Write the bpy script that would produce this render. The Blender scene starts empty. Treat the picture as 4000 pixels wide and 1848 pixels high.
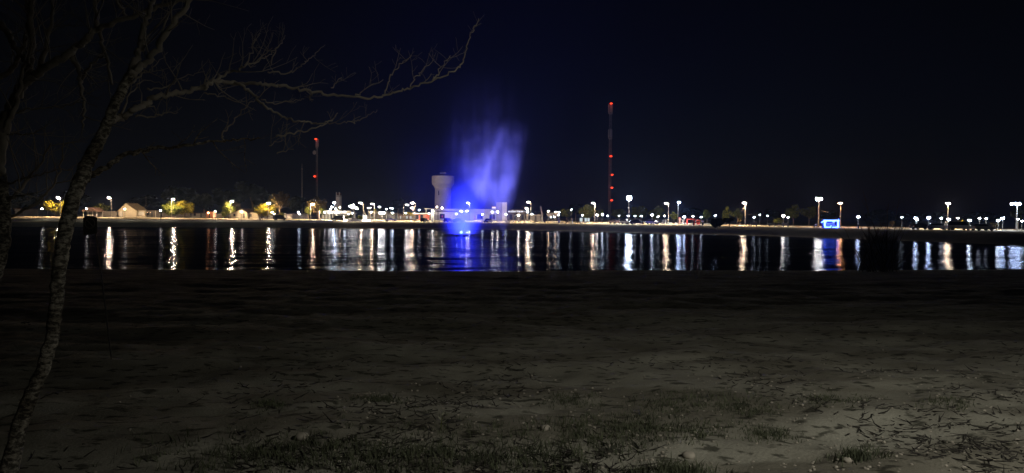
import bpy, bmesh, math, random
from mathutils import Vector, Matrix, noise as mnoise
random.seed(7)
S = bpy.context.scene
COL = S.collection
R = math.radians

# ------------------------------------------------------------------ camera
F = 2775.0                       # focal length in photo pixels (photo is 4000 wide)
CAMZ = 4.3                       # eye height above the lake
cam_d = bpy.data.cameras.new('camera')
cam_d.sensor_width = 36.0
cam_d.lens = 36.0 * F / 4000.0
cam_d.clip_start = 0.05
cam_d.clip_end = 6000
cam = bpy.data.objects.new('camera', cam_d)
COL.objects.link(cam)
CAM_M = Matrix.Rotation(R(90 - 1.63), 4, 'X') @ Matrix.Rotation(R(0.4), 4, 'Z')
CAM_M = Matrix.Translation((0, 0, CAMZ)) @ CAM_M
cam.matrix_world = CAM_M
S.camera = cam

# ------------------------------------------------------------------ night sky
W = bpy.data.worlds.new('World')
S.world = W
W.use_nodes = True
wn = W.node_tree.nodes
wl = W.node_tree.links
bg = wn['Background']
sky = wn.new('ShaderNodeTexSky')
sky.sky_type = 'NISHITA'
sky.sun_disc = False
sky.sun_elevation = R(-7.0)
sky.sun_rotation = R(20)
sky.air_density = 1.0
wl.new(sky.outputs[0], bg.inputs[0])
bg.inputs[1].default_value = 0.060

S.view_settings.view_transform = 'Standard'
S.view_settings.look = 'None'
S.view_settings.gamma = 1
S.view_settings.exposure = 0
S.cycles.use_denoising = True
S.cycles.denoising_input_passes = 'RGB_ALBEDO_NORMAL'
S.cycles.use_adaptive_sampling = True
S.cycles.adaptive_threshold = 0.004
S.cycles.max_bounces = 6
S.cycles.diffuse_bounces = 2
S.cycles.glossy_bounces = 3
S.cycles.transmission_bounces = 4
S.cycles.volume_bounces = 0
S.cycles.transparent_max_bounces = 8
S.cycles.sample_clamp_indirect = 4
S.cycles.caustics_reflective = False
S.cycles.caustics_refractive = False
S.cycles.use_light_tree = True
S.cycles.volume_step_rate = 2.0
S.cycles.volume_max_steps = 256


def P(px, py, Y):
    """world point at depth Y that the photo shows at pixel (px, py)"""
    d = CAM_M.to_3x3() @ Vector(((px - 2000) / F, -(py - 924) / F, -1))
    t = Y / d.y
    return Vector((0, 0, CAMZ)) + d * t


def lerp_table(x, tab):
    if x <= tab[0][0]:
        return tab[0][1]
    for (a, va), (b, vb) in zip(tab, tab[1:]):
        if x <= b:
            return va + (vb - va) * (x - a) / (b - a)
    return tab[-1][1]


DW = [(-1500, 205), (0, 222), (500, 224), (1000, 233), (1500, 231), (2000, 221), (2300, 206), (2500, 191), (3000, 169), (3500, 141),
      (3900, 123), (4300, 111), (5500, 90)]
ZB = [(0, 1.65), (1000, 1.68), (1500, 1.85), (2000, 1.95), (4300, 2.0)]
ZU = [(0, 2.85), (500, 2.85), (1000, 2.5), (2000, 2.5), (2500, 2.55), (3000, 2.05), (4300, 1.95)]


def px_of(X, Y):
    return 2000 + F * X / max(Y, 1e-3)


def smooth(t):
    t = min(1, max(0, t))
    return t * t * (3 - 2 * t)


def ground_po(px, off):
    zb, zu = lerp_table(px, ZB), lerp_table(px, ZU)
    if off < 0:
        return max(-1.2, off * 0.25)
    if off < 10:
        return zb * smooth(off / 10) * 1.0
    if off < 60:
        return zb + (zu - zb) * (off - 10) / 50
    return zu


def G(X, Y):
    px = px_of(X, Y)
    return ground_po(px, Y - lerp_table(px, DW))


def place(px, off):
    Y = lerp_table(px, DW) + off
    X = P(px, 858, Y).x
    return Vector((X, Y, G(X, Y)))


# near shore (beach)
YN = [(-2000, 54), (0, 54.5), (2000, 55.5), (2500, 57.5), (3000, 58), (4000, 62), (6000, 62)]


def beach_z(X, Y, detail=True):
    yn = 55.5 if Y < 5 else lerp_table(px_of(X, Y), YN)
    t = Y / yn
    if t <= 0:
        z = 2.70
    else:
        z = 2.70 * (1 - t ** 1.25)
    if t > 1:
        z = -(Y - yn) * 0.12
    if t > .7:
        z += .022 * mnoise.noise(Vector((X * .22, Y * .1, 4.4))) + .010 * mnoise.noise(Vector((X * .9, Y * .5, 2.4)))
    if detail:
        fade = min(1, max(0.0, (yn - Y) / 12))
        v = Vector((X, Y, 3.1))
        z += fade * 0.085 * mnoise.noise(Vector((X * .30, Y * .65, 1.7)))
        z += fade * 0.050 * mnoise.noise(Vector((X * .9, Y * 1.8, 9.2)))
        if Y < 30:
            z += 0.030 * mnoise.noise(v * 2.7)
            n = mnoise.noise(Vector((X * 1.5 + 4, Y * 2.6, 0)))
            if n > 0.35:
                z -= 0.10 * (n - 0.35)
            z += 0.014 * mnoise.noise(v * 7.0) + 0.007 * mnoise.noise(v * 17.0)
    return z


# ------------------------------------------------------------------ materials
def nodes_of(m):
    m.use_nodes = True
    return m.node_tree.nodes, m.node_tree.links


def mat(name, col, rough=0.8, var=0.25, scale=2.0, metallic=0.0, bump=0.0, col2=None, coords='Object', detail=4.0):
    m = bpy.data.materials.new(name)
    n, l = nodes_of(m)
    b = n['Principled BSDF']
    b.inputs['Roughness'].default_value = rough
    b.inputs['Metallic'].default_value = metallic
    tc = n.new('ShaderNodeTexCoord')
    nz = n.new('ShaderNodeTexNoise')
    nz.inputs['Scale'].default_value = scale
    nz.inputs['Detail'].default_value = detail
    l.new(tc.outputs[coords], nz.inputs['Vector'])
    cr = n.new('ShaderNodeValToRGB')
    c2 = col2 or tuple(c * (1 - var) for c in col)
    cr.color_ramp.elements[0].position = 0.3
    cr.color_ramp.elements[0].color = (*c2, 1)
    cr.color_ramp.elements[1].position = 0.7
    cr.color_ramp.elements[1].color = (*(min(1, c * (1 + var * 0.5)) for c in col), 1)
    l.new(nz.outputs['Fac'], cr.inputs['Fac'])
    l.new(cr.outputs['Color'], b.inputs['Base Color'])
    if bump:
        bp = n.new('ShaderNodeBump')
        bp.inputs['Strength'].default_value = bump
        bp.inputs['Distance'].default_value = 0.02
        l.new(nz.outputs['Fac'], bp.inputs['Height'])
        l.new(bp.outputs['Normal'], b.inputs['Normal'])
    return m


def emit(name, col, strength):
    m = bpy.data.materials.new(name)
    n, l = nodes_of(m)
    n.remove(n['Principled BSDF'])
    e = n.new('ShaderNodeEmission')
    e.inputs['Color'].default_value = (*col, 1)
    e.inputs['Strength'].default_value = strength
    l.new(e.outputs[0], n['Material Output'].inputs['Surface'])
    return m


def leaf_mat(name, col, col2, scale=6.5):
    m = bpy.data.materials.new(name)
    n, l = nodes_of(m)
    n.remove(n['Principled BSDF'])
    tc = n.new('ShaderNodeTexCoord')
    nz = n.new('ShaderNodeTexNoise')
    nz.inputs['Scale'].default_value = scale
    l.new(tc.outputs['Object'], nz.inputs['Vector'])
    cr = n.new('ShaderNodeValToRGB')
    cr.color_ramp.elements[0].position = 0.35
    cr.color_ramp.elements[0].color = (*col2, 1)
    cr.color_ramp.elements[1].position = 0.65
    cr.color_ramp.elements[1].color = (*col, 1)
    l.new(nz.outputs['Fac'], cr.inputs['Fac'])
    d = n.new('ShaderNodeBsdfDiffuse')
    t = n.new('ShaderNodeBsdfTranslucent')
    mx = n.new('ShaderNodeMixShader')
    mx.inputs[0].default_value = 0.35
    l.new(cr.outputs[0], d.inputs[0])
    l.new(cr.outputs[0], t.inputs[0])
    l.new(d.outputs[0], mx.inputs[1])
    l.new(t.outputs[0], mx.inputs[2])
    l.new(mx.outputs[0], n['Material Output'].inputs['Surface'])
    return m


WARM, NEUT, COOL, BLUE, ORAN = (1, .70, .42), (1, .92, .76), (.82, .93, 1), (.62, .76, 1), (1, .42, .16)
M = {}
M['pole'] = mat('galvanised steel', (.27, .26, .24), .55, .2, 1.0, metallic=.2)
M['dark_metal'] = mat('dark painted metal', (.06, .06, .065), .5, .3)
M['white_paint'] = mat('white painted plaster', (.72, .70, .66), .85, .12, .35)
M['cream'] = mat('cream plaster', (.66, .58, .44), .85, .15, .3)
M['grey_wall'] = mat('grey rendered wall', (.30, .29, .28), .9, .25, .4)
M['dim_wall'] = mat('weathered wall', (.20, .18, .16), .9, .35, .5)
M['pink'] = mat('pink plaster', (.55, .30, .22), .85, .2, .5)
M['brick'] = mat('red brown brick', (.26, .12, .08), .9, .3, 1.5)
M['roof'] = mat('dark tiled roof', (.10, .055, .04), .8, .3, 1.2)
M['roof_light'] = mat('pale sheet roof', (.42, .34, .22), .7, .2, .8)
M['glass'] = mat('dark window glass', (.02, .022, .028), .12, .2)
M['concrete'] = mat('water tower concrete', (.56, .53, .48), .9, .22, .22, col2=(.42, .40, .37))
M['red'] = mat('red paint', (.55, .05, .035), .5, .2)
M['tyre'] = mat('rubber', (.015, .015, .015), .8, .2)
M['car_dark'] = mat('dark car paint', (.025, .027, .03), .25, .2)
M['car_white'] = mat('white car paint', (.62, .62, .60), .3, .1)
M['car_grey'] = mat('silver car paint', (.30, .30, .31), .3, .1, metallic=.4)
M['car_red'] = mat('dark red car paint', (.12, .03, .03), .3, .1)


def bark_mat():
    m = bpy.data.materials.new('flaking mottled bark')
    n, l = nodes_of(m)
    b = n['Principled BSDF']
    b.inputs['Roughness'].default_value = .92
    b.inputs['Specular IOR Level'].default_value = .2
    tc = n.new('ShaderNodeTexCoord')

    def nz(scale, sz, detail):
        mp = n.new('ShaderNodeMapping')
        mp.inputs['Scale'].default_value = (1, 1, sz)
        l.new(tc.outputs['Object'], mp.inputs['Vector'])
        z = n.new('ShaderNodeTexNoise')
        z.inputs['Scale'].default_value = scale
        z.inputs['Detail'].default_value = detail
        z.inputs['Roughness'].default_value = .65
        l.new(mp.outputs[0], z.inputs['Vector'])
        return z.outputs['Fac']

    def ramp(src, p0, c0, p1, c1):
        r = n.new('ShaderNodeValToRGB')
        r.color_ramp.elements[0].position = p0
        r.color_ramp.elements[0].color = (*c0, 1)
        r.color_ramp.elements[1].position = p1
        r.color_ramp.elements[1].color = (*c1, 1)
        l.new(src, r.inputs['Fac'])
        return r.outputs[0]

    def mul(a, b2):
        x = n.new('ShaderNodeMix')
        x.data_type = 'RGBA'
        x.blend_type = 'MULTIPLY'
        x.inputs[0].default_value = 1
        l.new(a, x.inputs[6])
        l.new(b2, x.inputs[7])
        return x.outputs[2]
    flakes = nz(26, 1.7, 6)
    col = mul(ramp(flakes, .44, (.085, .078, .066), .60, (.50, .47, .40)), ramp(nz(3.2, .8, 4), .40, (.34, .32, .29), .62, (1, 1, 1)))
    l.new(col, b.inputs['Base Color'])
    bp = n.new('ShaderNodeBump')
    bp.inputs['Strength'].default_value = 1
    bp.inputs['Distance'].default_value = .03
    l.new(flakes, bp.inputs['Height'])
    l.new(bp.outputs[0], b.inputs['Normal'])
    return m


M['bark'] = bark_mat()
M['bark_far'] = mat('tree bark', (.14, .10, .07), .9, .3, 2.0)
M['twig'] = mat('twig and lit limb bark', (.27, .245, .21), .85, .3, 6.0)  # also on upper limbs, where the paler colour replaces stronger lamp light
M['leaf'] = leaf_mat('broad leaves', (.22, .24, .05), (.045, .06, .012))
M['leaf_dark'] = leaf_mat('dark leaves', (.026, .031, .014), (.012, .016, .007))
M['leaf_brown'] = leaf_mat('browning leaves', (.10, .070, .028), (.05, .042, .018))
M['leaf_lamplit'] = leaf_mat('lamplit leaves', (.42, .35, .035), (.10, .10, .012))  # warm lamp light on the crowns put into a brighter, yellower leaf colour
M['skin'] = mat('skin', (.40, .24, .17), .6, .1)
M['cloth_white'] = mat('white cotton', (.75, .76, .80), .9, .1)
M['cloth_dark'] = mat('dark cloth', (.03, .03, .04), .9, .2)
M['stone'] = mat('pale stone', (.34, .31, .26), .9, .3, 12.0)


# ------------------------------------------------------------------ mesh helpers
class MB:
    def __init__(s):
        s.v, s.f = [], []

    def add(s, vs, fs):
        k = len(s.v)
        s.v += [tuple(v) for v in vs]
        s.f += [tuple(i + k for i in f) for f in fs]

    def box(s, c, size, rz=0.0, taper=1.0):
        hx, hy, hz = size[0] / 2, size[1] / 2, size[2] / 2
        vs = []
        for z, t in ((-hz, 1), (hz, taper)):
            for x, y in ((-hx, -hy), (hx, -hy), (hx, hy), (-hx, hy)):
                x2, y2 = x * t, y * t
                vs.append((c[0] + x2 * math.cos(rz) - y2 * math.sin(rz), c[1] + x2 * math.sin(rz) + y2 * math.cos(rz), c[2] + z))
        s.add(vs, [(3, 2, 1, 0), (4, 5, 6, 7), (0, 1, 5, 4), (1, 2, 6, 5), (2, 3, 7, 6), (3, 0, 4, 7)])
        return s

    def tube(s, pts, rad, n=8, caps=True):
        pts = [Vector(p) for p in pts]
        if not isinstance(rad, (list, tuple)):
            rad = [rad] * len(pts)
        k0 = len(s.v)
        up = None
        for i, p in enumerate(pts):
            d = (pts[min(i + 1, len(pts) - 1)] - pts[max(i - 1, 0)])
            d = d.normalized() if d.length > 1e-9 else Vector((0, 0, 1))
            if up is None:
                up = d.orthogonal().normalized()
            else:
                up = (up - d * up.dot(d))
                up = up.normalized() if up.length > 1e-6 else d.orthogonal().normalized()
            w = d.cross(up)
            for j in range(n):
                a = 2 * math.pi * j / n
                s.v.append(tuple(p + (up * math.cos(a) + w * math.sin(a)) * rad[i]))
        for i in range(len(pts) - 1):
            for j in range(n):
                a, b = k0 + i * n + j, k0 + i * n + (j + 1) % n
                s.f.append((a, b, b + n, a + n))
        if caps:
            s.f.append(tuple(k0 + j for j in reversed(range(n))))
            e = k0 + (len(pts) - 1) * n
            s.f.append(tuple(e + j for j in range(n)))
        return s

    def lathe(s, prof, n=24, c=(0, 0, 0)):
        k0 = len(s.v)
        for r, z in prof:
            for j in range(n):
                a = 2 * math.pi * j / n
                s.v.append((c[0] + r * math.cos(a), c[1] + r * math.sin(a), c[2] + z))
        for i in range(len(prof) - 1):
            for j in range(n):
                a, b = k0 + i * n + j, k0 + i * n + (j + 1) % n
                s.f.append((a, b, b + n, a + n))
        s.f.append(tuple(k0 + j for j in reversed(range(n))))
        e = k0 + (len(prof) - 1) * n
        s.f.append(tuple(e + j for j in range(n)))
        return s

    def blob(s, c, rx, ry, rz, n=10, m=6, jit=0.0):
        k0 = len(s.v)
        for i in range(m + 1):
            th = math.pi * i / m
            for j in range(n):
                a = 2 * math.pi * j / n
                q = 1 + random.uniform(-jit, jit)
                rr = max(math.sin(th), 0.02)
                s.v.append((c[0] + rx * rr * math.cos(a) * q, c[1] + ry * rr * math.sin(a) * q, c[2] - rz * math.cos(th) * q))
        for i in range(m):
            for j in range(n):
                a, b = k0 + i * n + j, k0 + i * n + (j + 1) % n
                s.f.append((a, b, b + n, a + n))
        return s

    def prism(s, poly, y0, y1):
        """polygon in xz extruded along y"""
        n = len(poly)
        vs = [(x, y0, z) for x, z in poly] + [(x, y1, z) for x, z in poly]
        fs = [tuple(range(n)), tuple(reversed(range(n, 2 * n)))]
        fs += [(i, i + n, (i + 1) % n + n, (i + 1) % n) for i in range(n)]
        s.add(vs, fs)
        return s


def build(name, mb, m, parent=None, loc=None, smooth_shade=False):
    me = bpy.data.meshes.new(name)
    me.from_pydata(mb.v, [], mb.f)
    me.materials.append(m)
    if smooth_shade:
        for p in me.polygons:
            p.use_smooth = True
    me.update()
    o = bpy.data.objects.new(name, me)
    COL.objects.link(o)
    if loc is not None:
        o.location = loc
    if parent:
        o.parent = parent
    return o


def link_mesh(name, me, parent, loc=(0, 0, 0), rz=0.0, sc=(1, 1, 1)):
    o = bpy.data.objects.new(name, me)
    COL.objects.link(o)
    o.parent = parent
    o.location = loc
    o.rotation_euler = (0, 0, rz)
    o.scale = sc
    return o


def tag(o, label=None, cat=None, group=None, kind=None):
    if label:
        o['label'] = label
    if cat:
        o['category'] = cat
    if group:
        o['group'] = group
    if kind:
        o['kind'] = kind
    return o


def thing(name, label, cat, loc, rz=0.0, group=None):
    o = bpy.data.objects.new(name, None)
    COL.objects.link(o)
    o.location = loc
    o.rotation_euler = (0, 0, rz)
    o.empty_display_size = 0.3
    return tag(o, label, cat, group)


def copy_tree(o, parent=None):
    c = o.copy()
    COL.objects.link(c)
    if parent:
        c.parent = parent
    for ch in o.children:
        copy_tree(ch, c)
    return c


# ------------------------------------------------------------------ ground, lake, paths
def far_ground():
    mb = MB()
    cols = list(range(-1500, 5501, 70))
    offs = [-6, -2, 0, 1, 2, 3.5, 5, 7, 10, 14, 20, 24, 32, 40, 48, 60, 90, 150, 300, 700]
    for off in offs:
        for px in cols:
            Y = lerp_table(px, DW) + off
            X = (px - 2000) / F * Y
            z = ground_po(px, off)
            if 0 <= off <= 9:
                z += 0.06 * mnoise.noise(Vector((X * .35, Y * .35, 0)))
            mb.v.append((X, Y, z))
    n = len(cols)
    for i in range(len(offs) - 1):
        for j in range(n - 1):
            a = i * n + j
            mb.f.append((a, a + 1, a + n + 1, a + n))
    m = mat('worn grass and earth', (.10, .095, .05), .95, .4, .25, col2=(.05, .052, .028), detail=8)
    return tag(build('ground', mb, m, smooth_shade=True), kind='structure')


def strip(name, o0, o1, h, m, p0=-1500, p1=5500, step=50):
    mb = MB()
    cols = list(range(p0, p1 + 1, step))
    rows = [(o0, -0.25), (o0, h), ((o0 + o1) / 2, h), (o1, h), (o1, -0.25)]
    for off, dz in rows:
        for px in cols:
            Y = lerp_table(px, DW) + off
            X = (px - 2000) / F * Y
            mb.v.append((X, Y, ground_po(px, off) + dz))
    n = len(cols)
    for i in range(len(rows) - 1):
        for j in range(n - 1):
            a = i * n + j
            mb.f.append((a, a + 1, a + n + 1, a + n))
    return tag(build(name, mb, m), kind='structure')


far_ground()
strip('kerb', 15.5, 16.1, 0.46, mat('pale concrete kerb', (.66, .64, .60), .8, .15, .6), -1500, 1300)
PAV = mat('pale paving', (.54, .45, .30), .85, .22, .35)
strip('promenade', 38, 58, 0.05, PAV, -1500, 1300)
strip('promenade', 11, 58, 0.05, PAV, 1300, 5500)
strip('road', 62, 70, 0.02, mat('asphalt', (.055, .053, .05), .85, .2, .8))


def beach():
    mb = MB()
    ys = [-60, -30, -15, -8, -4, -1.5, 0.5, 2, 3.0]
    y = 3.4
    while y < 74:
        ys.append(y)
        y *= 1.0135
    us = [i / 230 for i in range(-230, 231)]
    for y in ys:
        w = 9 + 1.35 * max(y, 0)
        for u in us:
            x = w * (abs(u) ** 1.25) * (1 if u >= 0 else -1)
            mb.v.append((x, y, beach_z(x, y)))
    n = len(us)
    for i in range(len(ys) - 1):
        for j in range(n - 1):
            a = i * n + j
            mb.f.append((a, a + 1, a + n + 1, a + n))
    m = bpy.data.materials.new('trampled sand')
    nn, l = nodes_of(m)
    b = nn['Principled BSDF']
    b.inputs['Roughness'].default_value = .95
    b.inputs['Specular IOR Level'].default_value = .15
    tc = nn.new('ShaderNodeTexCoord')

    def noise(scale, sx=1, sy=1, detail=6):
        mp = nn.new('ShaderNodeMapping')
        mp.inputs['Scale'].default_value = (sx, sy, 1)
        l.new(tc.outputs['Object'], mp.inputs['Vector'])
        z = nn.new('ShaderNodeTexNoise')
        z.inputs['Scale'].default_value = scale
        z.inputs['Detail'].default_value = detail
        l.new(mp.outputs[0], z.inputs['Vector'])
        return z

    def ramp(src, p0, c0, p1, c1):
        r = nn.new('ShaderNodeValToRGB')
        r.color_ramp.elements[0].position = p0
        r.color_ramp.elements[0].color = (*c0, 1)
        r.color_ramp.elements[1].position = p1
        r.color_ramp.elements[1].color = (*c1, 1)
        l.new(src, r.inputs['Fac'])
        return r

    def mix(a, b2, mode='MULTIPLY', fac=1.0):
        x = nn.new('ShaderNodeMix')
        x.data_type = 'RGBA'
        x.blend_type = mode
        x.inputs[0].default_value = fac
        l.new(a, x.inputs[6])
        l.new(b2, x.inputs[7])
        return x
    base = ramp(noise(1.1).outputs['Fac'], .3, (.235, .225, .185), .7, (.345, .335, .28))
    damp = ramp(noise(.8, .5, 1.4).outputs['Fac'], .42, (.62, .6, .58), .56, (1, 1, 1))
    litter = ramp(noise(7, .7, 1.3, 9).outputs['Fac'], .36, (.12, .125, .11), .44, (1, 1, 1))
    grit = ramp(noise(95, 1, 1, 3).outputs['Fac'], .35, (.75, .75, .75), .68, (1.0, 1.0, 1.0))
    x = mix(base.outputs[0], damp.outputs[0])
    x = mix(x.outputs[2], litter.outputs[0], fac=.8)
    x = mix(x.outputs[2], grit.outputs[0])
    # wet sand close to the water (by world distance to the shore line)
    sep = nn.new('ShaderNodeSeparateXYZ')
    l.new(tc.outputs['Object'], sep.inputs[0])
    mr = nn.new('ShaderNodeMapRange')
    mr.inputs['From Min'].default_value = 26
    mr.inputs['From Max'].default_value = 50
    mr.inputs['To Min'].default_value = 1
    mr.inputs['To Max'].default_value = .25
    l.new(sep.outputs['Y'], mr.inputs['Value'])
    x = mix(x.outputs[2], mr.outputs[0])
    l.new(x.outputs[2], b.inputs['Base Color'])
    bp = nn.new('ShaderNodeBump')
    bp.inputs['Strength'].default_value = .6
    bp.inputs['Distance'].default_value = .02
    l.new(noise(38, 1, 1, 5).outputs['Fac'], bp.inputs['Height'])
    l.new(bp.outputs[0], b.inputs['Normal'])
    return tag(build('beach', mb, m, smooth_shade=True), kind='structure')


beach()


def lake():
    mb = MB()
    mb.add([(-520, 30, 0), (520, 30, 0), (520, 300, 0), (-520, 300, 0)], [(0, 1, 2, 3)])
    m = bpy.data.materials.new('rippled lake water')
    n, l = nodes_of(m)
    n.remove(n['Principled BSDF'])
    tc = n.new('ShaderNodeTexCoord')

    def noise(sx, sy, detail=2):
        mp = n.new('ShaderNodeMapping')
        mp.inputs['Scale'].default_value = (sx, sy, 1)
        l.new(tc.outputs['Object'], mp.inputs['Vector'])
        z = n.new('ShaderNodeTexNoise')
        z.inputs['Scale'].default_value = 1
        z.inputs['Detail'].default_value = detail
        l.new(mp.outputs[0], z.inputs['Vector'])
        return z
    # wave trains from ripples to long swell, crests lying along the shore
    tot = None
    for lam, amp in ((1.3, .034), (3.2, .034), (8.0, .026), (20.0, .017)):
        z = noise(.55 / lam, 1.0 / lam, 1.5)
        q = n.new('ShaderNodeMath')
        q.operation = 'MULTIPLY'
        q.inputs[1].default_value = lam * amp * 2.2
        l.new(z.outputs['Fac'], q.inputs[0])
        if tot is None:
            tot = q
        else:
            q2 = n.new('ShaderNodeMath')
            q2.operation = 'ADD'
            l.new(tot.outputs[0], q2.inputs[0])
            l.new(q.outputs[0], q2.inputs[1])
            tot = q2
    bp = n.new('ShaderNodeBump')
    bp.inputs['Strength'].default_value = 1.0
    bp.inputs['Distance'].default_value = 1.0
    l.new(tot.outputs[0], bp.inputs['Height'])
    # calmer and ruffled bands across the lake
    band = noise(.006, .055, 1)
    mr = n.new('ShaderNodeMapRange')
    mr.inputs['From Min'].default_value = .38
    mr.inputs['From Max'].default_value = .62
    mr.inputs['To Min'].default_value = .12
    mr.inputs['To Max'].default_value = .20
    l.new(band.outputs['Fac'], mr.inputs['Value'])
    g = n.new('ShaderNodeBsdfGlossy')
    g.distribution = 'BECKMANN'
    g.inputs['Color'].default_value = (.145, .155, .195, 1)
    l.new(mr.outputs[0], g.inputs['Roughness'])
    l.new(bp.outputs[0], g.inputs['Normal'])
    d = n.new('ShaderNodeBsdfDiffuse')
    d.inputs['Color'].default_value = (.006, .008, .011, 1)
    fr = n.new('ShaderNodeFresnel')
    fr.inputs['IOR'].default_value = 1.33
    mx = n.new('ShaderNodeMixShader')
    l.new(fr.outputs[0], mx.inputs[0])
    l.new(d.outputs[0], mx.inputs[1])
    l.new(g.outputs[0], mx.inputs[2])
    l.new(mx.outputs[0], n['Material Output'].inputs['Surface'])
    return tag(build('water', mb, m), kind='structure')


lake()


# ------------------------------------------------------------------ haze
def haze():
    mb = MB()
    mb.box((0, 400, 42.0), (2400, 1300, 90))
    m = bpy.data.materials.new('thin night haze')
    n, l = nodes_of(m)
    n.remove(n['Principled BSDF'])
    v = n.new('ShaderNodeVolumePrincipled')
    v.inputs['Color'].default_value = (.34, .50, 1, 1)
    v.inputs['Density'].default_value = .00030
    v.inputs['Anisotropy'].default_value = .30
    l.new(v.outputs[0], n['Material Output'].inputs['Volume'])
    return tag(build('haze', mb, m), kind='stuff')


haze()

# ------------------------------------------------------------------ foliage prototypes
def leaf_mesh(name, seed, m, nl=13, per=115, leaf=.085, squash=.8):
    rnd = random.Random(seed)
    vs, fs = [], []
    lobes = []
    for i in range(nl):
        while True:
            p = Vector((rnd.uniform(-1, 1), rnd.uniform(-1, 1), rnd.uniform(-1, 1)))
            if p.length < 1:
                break
        p = p * .72
        lobes.append((Vector((p.x, p.y, p.z * squash)), rnd.uniform(.24, .42)))
    for c, r in lobes:
        for k in range(per):
            d = Vector((rnd.gauss(0, 1), rnd.gauss(0, 1), rnd.gauss(0, 1))).normalized()
            q = c + d * r * (rnd.random() ** .4) * Vector((1, 1, .8)).length / 1.62
            nrm = (d + Vector((rnd.uniform(-.8, .8), rnd.uniform(-.8, .8), rnd.uniform(-.3, 1)))).normalized()
            u = nrm.orthogonal().normalized()
            w = nrm.cross(u)
            a = rnd.uniform(0, 6.28)
            u, w = u * math.cos(a) + w * math.sin(a), w * math.cos(a) - u * math.sin(a)
            s1, s2 = leaf * rnd.uniform(.6, 1.3), leaf * rnd.uniform(.35, .7)
            k0 = len(vs)
            vs += [tuple(q - u * s1), tuple(q + w * s2), tuple(q + u * s1), tuple(q - w * s2)]
            fs.append((k0, k0 + 1, k0 + 2, k0 + 3))
    me = bpy.data.meshes.new(name)
    me.from_pydata(vs, [], fs)
    me.materials.append(m)
    return me


CROWN = {k: [leaf_mesh('crown', 10 * i + j, M[k], *((16, 190, .11) if k == 'leaf_dark' else (15, 150, .085))) for j in range(3)] for i, k in
         enumerate(('leaf', 'leaf_dark', 'leaf_brown', 'leaf_lamplit'))}


def trunk_mesh(seed):
    rnd = random.Random(seed)
    mb = MB()
    mb.tube([(0, 0, -.1), (.03, 0, .25), (rnd.uniform(-.05, .05), 0, .55), (rnd.uniform(-.06, .06), .02, 1.0)], [.07, .052, .042, .02], 7)
    for i in range(5):
        a = rnd.uniform(0, 6.28)
        z = rnd.uniform(.4, .75)
        mb.tube([(0, 0, z), (.16 * math.cos(a), .16 * math.sin(a), z + .16), (.34 * math.cos(a), .34 * math.sin(a), z + .27)], [.026, .018, .006], 5)
    me = bpy.data.meshes.new('trunk')
    me.from_pydata(mb.v, [], mb.f)
    me.materials.append(M['bark_far'])
    return me


TRUNK = [trunk_mesh(i) for i in range(3)]


def tree(px, pyc, off, rpx, hpx, kind, label, name='tree', cat='tree', group=None, bare_base=True):
    """crown centred at photo row pyc, half-width rpx, half-height hpx"""
    g = place(px, off)
    k = g.y / F
    zc = P(px, pyc, g.y).z - g.z
    rx, rz = rpx * k, hpx * k
    t = thing(name, label, cat, g, random.uniform(0, 6.28), group)
    i = random.randrange(3)
    cr = link_mesh('crown', CROWN[kind][i], t, (0, 0, zc), 0, (rx, rx, rz))
    th = max(zc + rz * .3, .6)
    link_mesh('trunk', TRUNK[i], t, (0, 0, 0), 0, (th * .75, th * .75, th))
    return t



# ------------------------------------------------------------------ lamps
LENS_ME = {}


def lens_mesh(key, col, strength, rx, rz):
    if key not in LENS_ME:
        bm = bmesh.new()
        bmesh.ops.create_icosphere(bm, subdivisions=1, radius=1)
        for v in bm.verts:
            v.co = Vector((v.co.x * rx, v.co.y * rx, v.co.z * rz))
        me = bpy.data.meshes.new('lens')
        bm.to_mesh(me)
        bm.free()
        me.materials.append(emit('lamp glow ' + key, col, strength))
        LENS_ME[key] = me
    return LENS_ME[key]


CN = {'W': WARM, 'w': WARM, 'n': NEUT, 'c': COOL, 'b': BLUE, 'o': ORAN}
HOOD = MB().lathe([(.52, 0), (.50, .06), (.30, .20), (.08, .27)], 12)
HEAD = MB()
HEAD.lathe([(.46, .02), (.46, .09), (.30, .22), (.05, .26)], 12)
HOOD_ME = HEAD_ME = None


def shared(mb, name, m):
    me = bpy.data.meshes.new(name)
    me.from_pydata(mb.v, [], mb.f)
    me.materials.append(m)
    return me


HOOD_ME = shared(HOOD, 'hood', M['dark_metal'])
HEAD_ME = shared(HEAD, 'lamp_head', M['pole'])


def tall_lamp(px, py, ppx, off, c, label, I=1.0, group='tall street lamps along the far road'):
    g = place(ppx, off + (22 if px < 1300 else 0))
    t = thing('street_lamp', label, 'street lamp', g, 0, group)
    h = P(px, py, g.y)
    hx, hz = h.x - g.x, h.z - g.z
    mb = MB()
    mb.tube([(0, 0, -.1), (0, 0, hz * .5), (0, 0, hz + .1)], [.16, .12, .08], 8)
    build('pole', mb, M['pole'], t)
    if abs(hx) > .25:
        build('arm', MB().tube([(0, 0, hz - .25), (hx * .5, 0, hz + .2), (hx, 0, hz + .3)], [.06, .05, .05], 6), M['pole'], t)
    hd = link_mesh('lamp_head', HEAD_ME, t, (hx, 0, hz + .12))
    link_mesh('lens', lens_mesh('tall' + c + str(I), CN[c], (2100 if c == 'W' else 2400) * I, .50, .32 if c == 'W' else .085), hd, (0, 0, -.12))
    return t


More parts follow.
